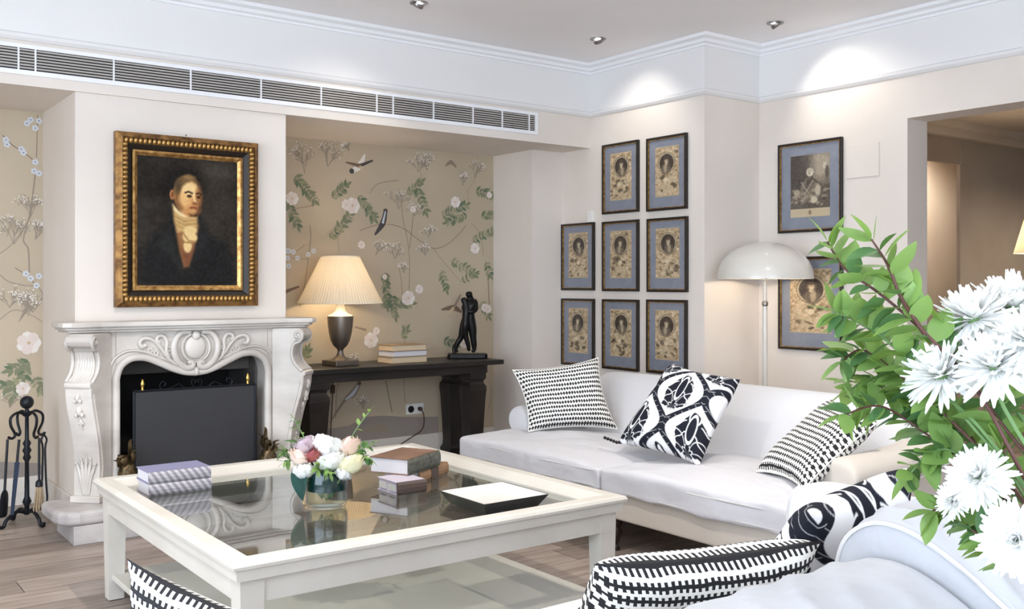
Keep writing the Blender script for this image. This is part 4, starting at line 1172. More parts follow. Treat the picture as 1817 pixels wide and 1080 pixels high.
# table lamp
def table_lamp():
    T = thing('table_lamp', 'lit table lamp with pleated cream shade and pewter urn base', 'table lamp', (3.10, 6.12, 0.750))
    MB().box(-0.092, 0.092, -0.092, 0.092, 0, 0.036).build('foot', PEWTER, T, bevel=0.004, rot=(0, 0, R(6)))
    MB().lathe([(0.062, 0.036), (0.055, 0.046), (0.030, 0.062), (0.021, 0.085), (0.020, 0.105), (0.026, 0.115), (0.048, 0.135), (0.066, 0.17), (0.078, 0.22), (0.086, 0.28), (0.089, 0.325), (0.089, 0.338)], 32).build('urn', PEWTER, T, smooth=40)
    MB().lathe([(0.085, 0.338), (0.080, 0.345), (0.050, 0.358), (0.034, 0.375), (0.028, 0.40), (0.028, 0.44), (0.012, 0.45), (0.010, 0.50)], 28).build('neck', CREAMC, T, smooth=40)
    sh = MB()
    n = 168
    def ring(r, z, amp):
        return [((r + amp * (1 if i % 2 else -1)) * math.cos(2 * math.pi * i / n), (r + amp * (1 if i % 2 else -1)) * math.sin(2 * math.pi * i / n), z) for i in range(n)]
    sh.rings([ring(0.289, 0.428, 0.0022), ring(0.235, 0.535, 0.002), ring(0.182, 0.642, 0.0018), ring(0.131, 0.748, 0.0014)], True, False)
    sd_ = sh.build('shade', SHADE, T)
    for r, z in ((0.290, 0.428), (0.131, 0.748)):
        MB().tube([(r * math.cos(2 * math.pi * k / 48), r * math.sin(2 * math.pi * k / 48), z) for k in range(49)], 0.004, 6).build('shade_trim', CREAMC, sd_, smooth=60)
    mb = MB()
    for a in (0, 120, 240):
        mb.tube([(0.01 * math.cos(R(a)), 0.01 * math.sin(R(a)), 0.70), (0.131 * math.cos(R(a)), 0.131 * math.sin(R(a)), 0.745)], 0.002, 5)
    mb.tube([(0.012, 0, 0.50), (0.05, 0, 0.56), (0.03, 0, 0.66), (0.0, 0, 0.70)], 0.002, 5)
    mb.build('shade_carrier', BRASS, sd_)
    MB().sphere((0, 0, 0.545), 0.028, 14, 10, (1, 1, 1.35)).build('bulb', BULB, T, smooth=180)
    light('table_lamp_glow', 'POINT', (3.10, 6.12, 0.75 + 0.545), 9, (1.0, 0.83, 0.60), shadow_soft_size=0.04)
table_lamp()

# ------------------------------------------------------------------ books
def book(label, loc, w, d, h, cover, page, spine=None, rz=0.0, group=None, spine_side='-y', cat='book', bands=0):
    """w along local x, d along local y; the spine closes one side"""
    T = thing('book', label, cat, loc, rz, group)
    c = 0.004
    a, b = w / 2, d / 2
    MB().box(-a, a, -b, b, 0, c).build('back_cover', cover, T, bevel=0.001)
    MB().box(-a, a, -b, b, h - c, h).build('front_cover', cover, T, bevel=0.001)
    e = 0.005
    x0, x1, y0, y1 = -a + e, a - e, -b + e, b - e
    if spine_side == '-y': y0 = -b + c
    if spine_side == '+x': x1 = a - c
    if spine_side == '+y': y1 = b - c
    MB().box(x0, x1, y0, y1, c, h - c).build('pages', page, T)
    sp = MB()
    if spine_side == '-y':
        sp.prism([(-b, 0), (-b - 0.006, h * 0.2), (-b - 0.008, h * 0.5), (-b - 0.006, h * 0.8), (-b, h), (-b + c, h), (-b + c, 0)], lambda p, q, r: (r, p, q), -a, a)
    elif spine_side == '+y':
        sp.box(-a, a, b - c, b, 0, h)
    else:
        sp.prism([(a - c, 0), (a, 0), (a + 0.006, h * 0.2), (a + 0.008, h * 0.5), (a + 0.006, h * 0.8), (a, h), (a - c, h)], lambda p, q, r: (p, r, q), -b, b)
    so = sp.build('spine', spine or cover, T)
    return T
zc_ = 0.7505
for i, (z, h, dx, w, cov, pg, lab, rz) in enumerate((
        (0.0, 0.046, 0.0, 0.30, BEIGEC, PAPERT, 'beige book at the bottom of the console stack', 2),
        (0.046, 0.040, 0.004, 0.29, GREYC, PAPER, 'grey book in the middle of the console stack', 4),
        (0.086, 0.042, 0.002, 0.285, BEIGEC, PAPERT, 'tan book on top of the console stack', 1))):
    book(lab, (3.58 + dx, 6.10, zc_ + z), w, 0.20, h, cov, pg, rz=R(rz), spine_side='+y', group='books stacked on the console table')

# ------------------------------------------------------------------ bronze statue
def skin_body(name, joints, edges, m, parent, root=0, sub=2):
    me = bpy.data.meshes.new(name)
    me.from_pydata([j[:3] for j in joints], edges, [])
    me.materials.append(m)
    o = bpy.data.objects.new(name, me)
    COL.objects.link(o)
    o.parent = parent
    sk = o.modifiers.new('skin', 'SKIN')
    sk.use_smooth_shade = True
    lay = me.skin_vertices[0] if me.skin_vertices else None
    if lay is None:
        bpy.context.view_layer.objects.active = o
        bpy.ops.mesh.customdata_skin_add()
        lay = me.skin_vertices[0]
    for i, j in enumerate(joints):
        rx, ry = (j[3] * 1.28, j[4] * 1.28) if len(j) > 4 else (j[3] * 1.28, j[3] * 1.28)
        lay.data[i].radius = (rx, ry)
        lay.data[i].use_root = (i == root)
    sb = o.modifiers.new('subdivision', 'SUBSURF')
    sb.levels = sb.render_levels = sub
    return o
st = thing('bronze_statue', 'dark bronze statue of an embracing couple on the console table', 'statue', (4.165, 6.13, 0.7505), R(-34))
MB().prism([(-0.150, -0.055), (-0.13, -0.066), (0.13, -0.066), (0.150, -0.05), (0.150, 0.05), (0.13, 0.066), (-0.13, 0.066), (-0.150, 0.055)], lambda a, b, d: (a, b, d), 0.0, 0.036).build('plinth', DKBRONZE, st, bevel=0.006)
# local x runs to the picture's right; the bearer strides with one leg back
man = [(0.005, 0, 0.285, 0.040, 0.036), (0.012, 0, 0.335, 0.036, 0.032), (0.024, 0, 0.390, 0.044, 0.036), (0.028, 0, 0.425, 0.030, 0.026), (0.020, -0.004, 0.455, 0.015), (0.010, -0.008, 0.482, 0.027, 0.024), (0.008, -0.010, 0.505, 0.018),
       (-0.022, 0.006, 0.262, 0.030), (-0.034, 0.010, 0.205, 0.027), (-0.048, 0.012, 0.155, 0.019), (-0.080, 0.016, 0.110, 0.018), (-0.092, 0.018, 0.058, 0.012), (-0.070, 0.014, 0.046, 0.011),
       (0.030, -0.004, 0.262, 0.032), (0.040, -0.006, 0.205, 0.028), (0.042, -0.006, 0.155, 0.020), (0.050, -0.002, 0.110, 0.020), (0.052, 0.0, 0.058, 0.013), (0.030, -0.004, 0.046, 0.012),
       (0.060, -0.004, 0.415, 0.020), (0.062, -0.024, 0.365, 0.017), (0.030, -0.044, 0.345, 0.013), (-0.006, -0.044, 0.365, 0.010),
       (-0.008, 0.012, 0.418, 0.018), (-0.034, 0.010, 0.385, 0.015), (-0.020, -0.022, 0.350, 0.012), (0.010, -0.040, 0.338, 0.010)]
med = [(0, 1), (1, 2), (2, 3), (3, 4), (4, 5), (5, 6), (0, 7), (7, 8), (8, 9), (9, 10), (10, 11), (11, 12), (0, 13), (13, 14), (14, 15), (15, 16), (16, 17), (17, 18), (3, 19), (19, 20), (20, 21), (21, 22), (3, 23), (23, 24), (24, 25), (25, 26)]
skin_body('standing_figure', man, med, DKBRONZE, st)
wom = [(-0.012, -0.030, 0.285, 0.030, 0.026), (-0.008, -0.032, 0.335, 0.026), (-0.010, -0.030, 0.385, 0.028, 0.024), (-0.016, -0.030, 0.412, 0.016), (-0.028, -0.030, 0.440, 0.023, 0.021), (-0.034, -0.030, 0.458, 0.015),
       (-0.020, -0.032, 0.225, 0.024), (-0.014, -0.028, 0.165, 0.017), (0.006, -0.024, 0.100, 0.014), (0.012, -0.022, 0.052, 0.010),
       (0.014, -0.026, 0.405, 0.014), (0.044, -0.018, 0.420, 0.011), (0.066, 0.010, 0.442, 0.010)]
wed = [(0, 1), (1, 2), (2, 3), (3, 4), (4, 5), (0, 6), (6, 7), (7, 8), (8, 9), (2, 10), (10, 11), (11, 12)]
skin_body('held_figure', wom, wed, DKBRONZE, st)
MB().tube(smooth_path([(-0.098, 0.014, 0.036), (-0.104, 0.018, 0.075), (-0.090, 0.016, 0.11), (-0.075, 0.014, 0.125)], 4), [0.014] * 4 + [0.012] * 4 + [0.008] * 4 + [0.004], 7).build('draped_stump', DKBRONZE, st, smooth=60)

# socket and lamp cable
so = thing('power_socket', 'white double power socket low on the papered alcove wall', 'socket', (3.862, YW, 0.364))
MB().box(-0.078, 0.078, -0.010, -0.0015, -0.040, 0.040).build('plate', WHITEPL, so, bevel=0.003)
for x in (-0.036, 0.036):
    MB().lathe([(0.026, 0.0), (0.026, 0.004), (0.020, 0.004), (0.020, 0.0015), (0.001, 0.0015)], 16).xform(Matrix.Translation((x, -0.0095, 0)) @ Matrix.Rotation(R(90), 4, 'X')).build('outlet', DARKPL if x < 0 else WHITEPL, so, smooth=40)
tag(MB().lathe([(0.016, 0), (0.016, 0.022), (0.008, 0.032)], 12).xform(Matrix.Translation((3.898, YW - 0.0135, 0.364)) @ Matrix.Rotation(R(90), 4, 'X'))
    .tube(smooth_path([(3.898, 6.358, 0.362), (3.900, 6.33, 0.33), (3.898, 6.32, 0.26), (3.86, 6.30, 0.21), (3.76, 6.29, 0.165), (3.66, 6.30, 0.11), (3.58, 6.31, 0.03), (3.45, 6.31, 0.006), (3.20, 6.32, 0.008)], 6), 0.0045, 6)
    .build('lamp_cable', CORD, None, smooth=60), 'brown cable plugged into the alcove socket', 'cable')
sc_ = thing('cable_switch', 'brown in-line switch hanging on a cable under the console table', 'switch', (3.165, 6.365, 0.56))
MB().box(-0.014, 0.014, -0.012, 0.012, -0.03, 0.03).build('switch_body', CORD, sc_, bevel=0.006)
MB().tube(smooth_path([(0.01, 0, 0.15), (0.004, 0, 0.09), (0, 0, 0.03)], 4), 0.0035, 6).tube(smooth_path([(0, 0, -0.03), (-0.01, 0, -0.2), (-0.02, 0, -0.39), (-0.02, 0, -0.55)], 4), 0.0035, 6).build('wire', CORD, sc_, smooth=60)

# ------------------------------------------------------------------ coffee table
ZT, ZG = 0.497, 0.462
tb = thing('coffee_table', 'large square cream-painted coffee table with glass top and low shelf', 'coffee table', (1.825, 3.53, 0))
hx, hy = 0.775, 0.79
# rim: profile (inset from the outer edge, z), mitred square loop
rim_prof = [(0.014, 0.437), (0.010, 0.470), (0.0, 0.474), (-0.002, 0.484), (0.004, 0.494), (0.014, ZT), (0.062, ZT), (0.070, 0.490), (0.104, 0.468), (0.110, 0.452), (0.110, 0.437)]
for i, nm in enumerate(('rim_rail',) * 4):
    cs = lambda o: [(-hx + o, -hy + o), (hx - o, -hy + o), (hx - o, hy - o), (-hx + o, hy - o)]
    a = [(*cs(o)[i], z) for o, z in rim_prof]
    b = [(*cs(o)[(i + 1) % 4], z) for o, z in rim_prof]
    MB().rings([a, b]).build(nm, TABLEW, tb)
MB().box(-hx + 0.100, hx - 0.100, -hy + 0.100, hy - 0.100, ZG - 0.006, ZG).build('glass_top', TABLEGLASS, tb)
ap = 0.030
for x0, x1, y0, y1 in ((-hx + 0.04, hx - 0.04, -hy + ap + 0.006, -hy + 0.055), (-hx + 0.04, hx - 0.04, hy - 0.055, hy - ap - 0.006), (-hx + ap + 0.006, -hx + 0.055, -hy + 0.04, hy - 0.04), (hx - 0.055, hx - ap - 0.006, -hy + 0.04, hy - 0.04)):
    MB().box(x0, x1, y0, y1, 0.360, 0.437).build('apron', TABLEW, tb, bevel=0.002)
lg = MB().frustum((-0.030, 0.030, -0.030, 0.030), 0.004, (-0.038, 0.038, -0.038, 0.038), 0.436).mesh('leg', TABLEW)
gl_ = MB().box(-0.026, 0.026, -0.026, 0.026, 0.0, 0.006).mesh('glide', DARKPL)
for sx in (-1, 1):
    for sy in (-1, 1):
        l = mesh_obj('leg', lg, tb, (sx * (hx - 0.068), sy * (hy - 0.068), 0))
        mesh_obj('glide', gl_, l)
MB().box(-hx + 0.05, hx - 0.05, -hy + 0.05, hy - 0.05, 0.085, 0.108).build('low_shelf', TABLEW, tb, bevel=0.003)

ZB = ZG + 0.0005
book('lavender covered book lying on top of the other at the table corner', (1.300, 4.062, ZB + 0.047), 0.250, 0.165, 0.047, LAV, PAPER, STRIPEBOOK, group='lavender books on the coffee table')
book('striped grey book lying on the glass under the lavender one', (1.302, 4.060, ZB), 0.252, 0.165, 0.046, LILAC, PAPER, STRIPEBOOK, group='lavender books on the coffee table')
def patterned_end(T, w, d, h):
    mb = MB()
    for y in (-0.038, 0.038):
        mb.box(-w / 2 - 0.0012, -w / 2 + 0.006, y - 0.024, y + 0.024, h * 0.22, h * 0.74)
    mb.build('white_square', WHITELAC, T)
bt = book('lilac book with white squares and dark spine on the coffee table glass', (2.038, 3.478, ZB), 0.135, 0.160, 0.052, LILAC, LILAC, DKBRN, group='old books on the coffee table')
for y in (-0.038, 0.036):
    MB().box(-0.0700, -0.060, y - 0.024, y + 0.024, 0.014, 0.038).build('white_square', WHITELAC, bt)
bt = book('tan leather book with a dark spine label under the brown book', (2.235, 3.690, ZB), 0.175, 0.250, 0.052, TANC, PAPER, TANC, rz=R(25), spine_side='+x', group='old books on the coffee table')
bt.rotation_euler.z = R(-62)
MB().box(0.084, 0.0965, -0.03, 0.03, 0.004, 0.048).build('spine_label', DKBRN, bt)
bt = book('thick brown leather book on top of the pile beside the flowers', (2.150, 3.640, ZB + 0.0525), 0.190, 0.260, 0.066, BRN, PAPER, GRNB, spine_side='+x', group='old books on the coffee table')
bt.rotation_euler.z = R(-62)

tr = thing('tray', 'square black lacquer tray with flared sides and white inside', 'tray', (2.19, 3.045, ZB))
def flared(n0, r0, z0, r1, z1, th):
    o0 = [(-r0, -r0, z0), (r0, -r0, z0), (r0, r0, z0), (-r0, r0, z0)]
    o1 = [(-r1, -r1, z1), (r1, -r1, z1), (r1, r1, z1), (-r1, r1, z1)]
    return o0, o1
o0, o1 = flared(0, 0.120, 0.0, 0.150, 0.046, 0)
_, i1 = flared(0, 0.1, 0, 0.145, 0.046, 0)
i0, _ = flared(0, 0.116, 0.008, 0.1, 0, 0)
MB().rings([o0, o1, i1], True, False).add(o0, [(3, 2, 1, 0)]).build('tray_shell', BLACKLAC, tr)
MB().rings([i1, i0], True, False).add(i0, [(0, 1, 2, 3)]).build('tray_lining', WHITELAC, tr)

# ------------------------------------------------------------------ flowers in the glass vase
VX, VY = 1.662, 3.395
vs = thing('glass_vase', 'clear round glass vase lined with dark green leaves on the coffee table', 'vase', (VX, VY, ZB))
MB().lathe([(0.001, 0.0), (0.060, 0.0), (0.072, 0.006), (0.079, 0.022), (0.079, 0.10), (0.074, 0.135), (0.068, 0.160)], 32, cap=False).lathe([(0.065, 0.160), (0.071, 0.135), (0.076, 0.10), (0.076, 0.022), (0.066, 0.012), (0.001, 0.011)], 32, cap=False).build('glass', VASEGLASS, vs, smooth=60)
MB().lathe([(0.001, 0.012), (0.064, 0.0125), (0.0745, 0.024), (0.0745, 0.088), (0.001, 0.088)], 32, cap=False).build('water', WATER, vs, smooth=60)
LINING = leaf_mat('rolled_dark_leaf', (26, 66, 68), (18, 50, 54), 0.25)
MB().lathe([(0.0735, 0.066), (0.0738, 0.10), (0.071, 0.135), (0.065, 0.156)], 32, cap=False).build('leaf_lining', LINING, vs, smooth=60)

def petal_bloom(name, label, loc, r, m, style, seed, group, stem_to):
    g = random.Random(seed)
    T = thing(name, label, 'flower', loc, group=group, rot=(g.uniform(-0.5, 0.5), g.uniform(-0.5, 0.5), g.uniform(0, 6)))
    mb = MB()
    # nested cups: (size, petals, opening angle from the base)
    layers = {'rose': ((0.34, 3, 2.75), (0.52, 4, 2.5), (0.72, 5, 2.15), (0.90, 5, 1.85), (1.0, 6, 1.55)),
              'peony': ((0.30, 5, 2.7), (0.46, 6, 2.45), (0.62, 7, 2.2), (0.78, 8, 1.95), (0.92, 9, 1.7), (1.0, 9, 1.4))}[style]
    for q, n, tmax in layers:
        for k in range(n):
            a = 2 * math.pi * (k + g.random() * 0.4) / n
            wd = math.pi / n * 1.35
            qq = q * g.uniform(0.94, 1.06)
            pts = []
            for i in range(6):
                t = i / 5
                th = 0.25 + (tmax - 0.25) * t
                for j in range(5):
                    s_ = (j - 2) / 2
                    an = a + s_ * wd * (0.55 + 0.45 * math.sin(math.pi * (0.15 + 0.7 * t)))
                    tt = th - 0.22 * s_ * s_ * t + (0.10 * (j % 2) * t if style == 'peony' else 0)
                    rr = r * qq * (1 + (0.16 if i == 5 else 0.0))
                    pts.append((rr * math.sin(tt) * math.cos(an), rr * math.sin(tt) * math.sin(an), -rr * math.cos(tt) * 0.9 + r * 0.25))
            mb.add(pts, [(i * 5 + j, i * 5 + j + 1, (i + 1) * 5 + j + 1, (i + 1) * 5 + j) for i in range(5) for j in range(4)])
    mb.build('petals', m, T, smooth=180)
    M = T.rotation_euler.to_matrix().inverted()
    e = M @ (Vector(stem_to) - Vector(loc))
    MB().tube(smooth_path([(0, 0, 0.0), tuple(e * 0.4 + Vector((0, 0, -0.01))), tuple(e)], 4), 0.003, 5).build('stem', STEMG, T)
    return T
SG = 'cut flowers in the coffee table vase'
blooms = [
    # dx along the picture's right, up, towards camera -> offsets worked out in the vase frame
    ('peony', 'white ruffled peony at the top centre of the small vase', 0.005, 0.245, 0.00, 0.062, PET_W, 'peony'),
    ('peony', 'white open peony low in the centre of the small bouquet', 0.022, 0.195, 0.045, 0.055, PET_W, 'peony'),
    ('rose', 'cream yellow rose at the lower right of the small bouquet', 0.095, 0.178, 0.03, 0.052, PET_C, 'rose'),
    ('rose', 'pink and white rose at the right of the small bouquet', 0.082, 0.238, -0.01, 0.050, PET_P, 'rose'),
    ('rose', 'dusty rose bud in the left centre of the small bouquet', -0.046, 0.212, 0.035, 0.036, PET_R, 'rose'),
    ('peony', 'lilac ruffled flower at the upper left of the small bouquet', -0.082, 0.240, 0.0, 0.050, PET_L, 'peony'),
    ('rose', 'blush white rose at the left of the small bouquet', -0.098, 0.205, 0.03, 0.044, PET_P, 'rose'),
    ('freesia', 'small white blossom hanging at the lower left of the small bouquet', -0.070, 0.155, 0.06, 0.040, PET_W, 'peony'),
    ('freesia', 'small white blossom over the right rim of the small vase', 0.072, 0.142, 0.06, 0.030, PET_W, 'peony'),
]
RT = Vector((0.8008, -0.599, 0)); FW = Vector((0.599, 0.8008, 0))
for i, (nm, lab, dx, dz, dc, r, m, sty) in enumerate(blooms):
    p = Vector((VX, VY, ZB)) + RT * dx + Vector((0, 0, dz - r * 0.3)) - FW * dc
    petal_bloom(nm, lab, tuple(p), r, m, sty, 100 + i, SG, (VX + 0.02 * math.cos(i * 2.1), VY + 0.02 * math.sin(i * 2.1), ZB + 0.03))

def leaf_mesh(name, L, w, m, fold=0.25, bend=0.15, n=6):
    mb = MB()
    pts = []
    for i in range(n + 1):
        t = i / n
        ww = w * math.sin(math.pi * t ** 0.8) ** 0.8 if 0 < t < 1 else 0.0
        z = -bend * L * t * t
        pts += [(-ww, L * t, z + fold * ww), (0, L * t, z), (ww, L * t, z + fold * ww)]
    fs_ = []
    for i in range(n):
        a = i * 3
        fs_ += [(a, a + 1, a + 4, a + 3), (a + 1, a + 2, a + 5, a + 4)]
    mb.add(pts, fs_)
    return mb.mesh(name, m, 180)
def aim(d, roll=0.0):
    """rotation whose local +y runs along d"""
    q = Vector(d).to_track_quat('Y', 'Z')
    return (q.to_matrix() @ Matrix.Rotation(roll, 3, 'Y')).to_euler()

# foliage of the small bouquet
BIGLEAF = leaf_mesh('leaf', 0.135, 0.055, LEAFB, 0.15, 0.35, 8)
MEDLEAF = leaf_mesh('leaf', 0.080, 0.034, LEAFD, 0.2, 0.2)
TINY = [leaf_mesh('leaf', 0.034, 0.008, LEAFD, 0.1, 0.2, 4), leaf_mesh('leaf', 0.034, 0.008, LEAF, 0.1, 0.2, 4)]
bl = thing('broad_leaf', 'large blue-green leaf hanging over the left of the small vase', 'leaf', (VX, VY, ZB), group='greenery in the coffee table vase')
p = RT * -0.082 + Vector((0, 0, 0.170)) - FW * 0.035
mesh_obj('leaf', BIGLEAF, bl, p, aim(RT * -0.25 + Vector((0, 0, -1.0)) - FW * 0.25, R(0)))
MB().tube(smooth_path([tuple(p), tuple(RT * -0.05 + Vector((0, 0, 0.165))), (0, 0, 0.05)], 4), 0.003, 5).build('stem', STEMG, bl)
bl = thing('broad_leaf', 'dark green leaf standing out at the upper left of the small bouquet', 'leaf', (VX, VY, ZB), group='greenery in the coffee table vase')
p = RT * -0.085 + Vector((0, 0, 0.225))
mesh_obj('leaf', MEDLEAF, bl, p, aim(RT * -0.9 + Vector((0, 0, 0.55)) - FW * 0.2))
MB().tube([tuple(p), (0, 0, 0.06)], 0.003, 5).build('stem', STEMG, bl)
def sprig(label, pts, n, ms, group, sz=1.0):
    T = thing('leafy_sprig', label, 'foliage', (VX, VY, ZB), group=group)
    P = smooth_path([RT * a + Vector((0, 0, b)) - FW * c for a, b, c in pts], 6)
    MB().tube([tuple(q) for q in P], 0.0022, 5).build('stem', STEMG, T)
    g = random.Random(len(label))
    for k in range(n):
        t = 0.45 + 0.55 * (k + 0.5) / n
        i = min(int(t * (len(P) - 1)), len(P) - 2)
        d = (P[i + 1] - P[i]).normalized()
        o = d.orthogonal().normalized()
        o.rotate(Matrix.Rotation(g.uniform(0, 6.28), 3, d))
        mesh_obj('leaf', g.choice(ms), T, P[i], aim(d * 0.6 + o), (sz * g.uniform(0.8, 1.2),) * 3)
    mesh_obj('leaf', g.choice(ms), T, P[-1], aim(P[-1] - P[-2]), (sz,) * 3)
GG = 'greenery in the coffee table vase'
sprig('thin green sprig reaching up at the right of the small bouquet', [(0.0, 0.05, 0), (0.06, 0.20, -0.01), (0.11, 0.29, -0.02), (0.165, 0.365, -0.02)], 6, TINY[1:], GG, 0.9)
sprig('thin green sprig reaching up at the left of the small bouquet', [(0.0, 0.05, 0), (-0.06, 0.2, -0.01), (-0.10, 0.28, -0.02), (-0.125, 0.325, -0.02)], 7, TINY, GG)
sprig('bushy green sprig spreading at the far left of the small bouquet', [(0.0, 0.05, 0), (-0.09, 0.17, 0.02), (-0.14, 0.205, 0.02), (-0.165, 0.21, 0.02)], 16, TINY, GG)
sprig('bushy green sprig drooping below the left flowers of the vase', [(0.0, 0.05, 0), (-0.08, 0.17, 0.02), (-0.125, 0.185, 0.04), (-0.15, 0.175, 0.04)], 14, TINY, GG)
sprig('bushy green sprig spreading at the far right of the small bouquet', [(0.0, 0.05, 0), (0.09, 0.19, 0.0), (0.14, 0.22, 0.0), (0.175, 0.24, 0.0)], 16, TINY, GG)
sprig('bushy green sprig hanging at the lower right of the small bouquet', [(0.0, 0.05, 0), (0.09, 0.18, 0.01), (0.14, 0.195, 0.02), (0.17, 0.18, 0.02)], 16, TINY, GG)
sprig('bright green sprig spilling over the front rim of the small vase', [(0.0, 0.05, 0), (0.0, 0.165, 0.05), (0.015, 0.165, 0.085), (0.03, 0.145, 0.10)], 18, TINY[1:], GG)
sprig('bright green sprig at the front centre of the small bouquet', [(0.0, 0.05, 0), (-0.01, 0.17, 0.05), (-0.02, 0.175, 0.085), (-0.015, 0.160, 0.10)], 16, TINY[1:], GG)

# ------------------------------------------------------------------ sofas
def soft_cells(xs, ys, keep, z0, z1, zmid=None, top=None):
    """closed quad cage over grid cells; top(x,y) adds to the upper face; meant for subdivision"""
    mb = MB()
    idx = {}
    lv = [z0, z0 + 0.25 * (z1 - z0), z0 + 0.75 * (z1 - z0), z1]
    nx, ny = len(xs), len(ys)
    cells = {(i, j) for i in range(nx - 1) for j in range(ny - 1) if keep(0.5 * (xs[i] + xs[i + 1]), 0.5 * (ys[j] + ys[j + 1]))}
    def vid(i, j, k):
        if (i, j, k) not in idx:
            z = lv[k]
            if k == 3 and top: z += top(xs[i], ys[j])
            idx[(i, j, k)] = len(mb.v)
            mb.v.append((xs[i], ys[j], z))
        return idx[(i, j, k)]
    def face(q):
        mb.f.append(tuple(q)); mb.m.append(0)
    for i, j in cells:
        face([vid(i, j, 3), vid(i + 1, j, 3), vid(i + 1, j + 1, 3), vid(i, j + 1, 3)])
        face([vid(i, j, 0), vid(i, j + 1, 0), vid(i + 1, j + 1, 0), vid(i + 1, j, 0)])
        for di, dj, a, b in ((-1, 0, (i, j + 1), (i, j)), (1, 0, (i + 1, j), (i + 1, j + 1)), (0, -1, (i, j), (i + 1, j)), (0, 1, (i + 1, j + 1), (i, j + 1))):
            if (i + di, j + dj) not in cells:
                for k in range(3):
                    face([vid(*a, k), vid(*b, k), vid(*b, k + 1), vid(*a, k + 1)])
    return mb
def lin_space(a, b, n, e):
    return [a, a + e] + [a + e + (b - a - 2 * e) * k / n for k in range(1, n)] + [b - e, b]

def add_wrinkles(o, size, strength, seed):
    t = bpy.data.textures.new('cloth_folds', 'CLOUDS')
    t.noise_scale = size
    t.noise_depth = 2
    m = o.modifiers.new('folds', 'DISPLACE')
    m.texture = t
    m.strength = strength
    m.mid_level = 0.5
    m.texture_coords = 'LOCAL'

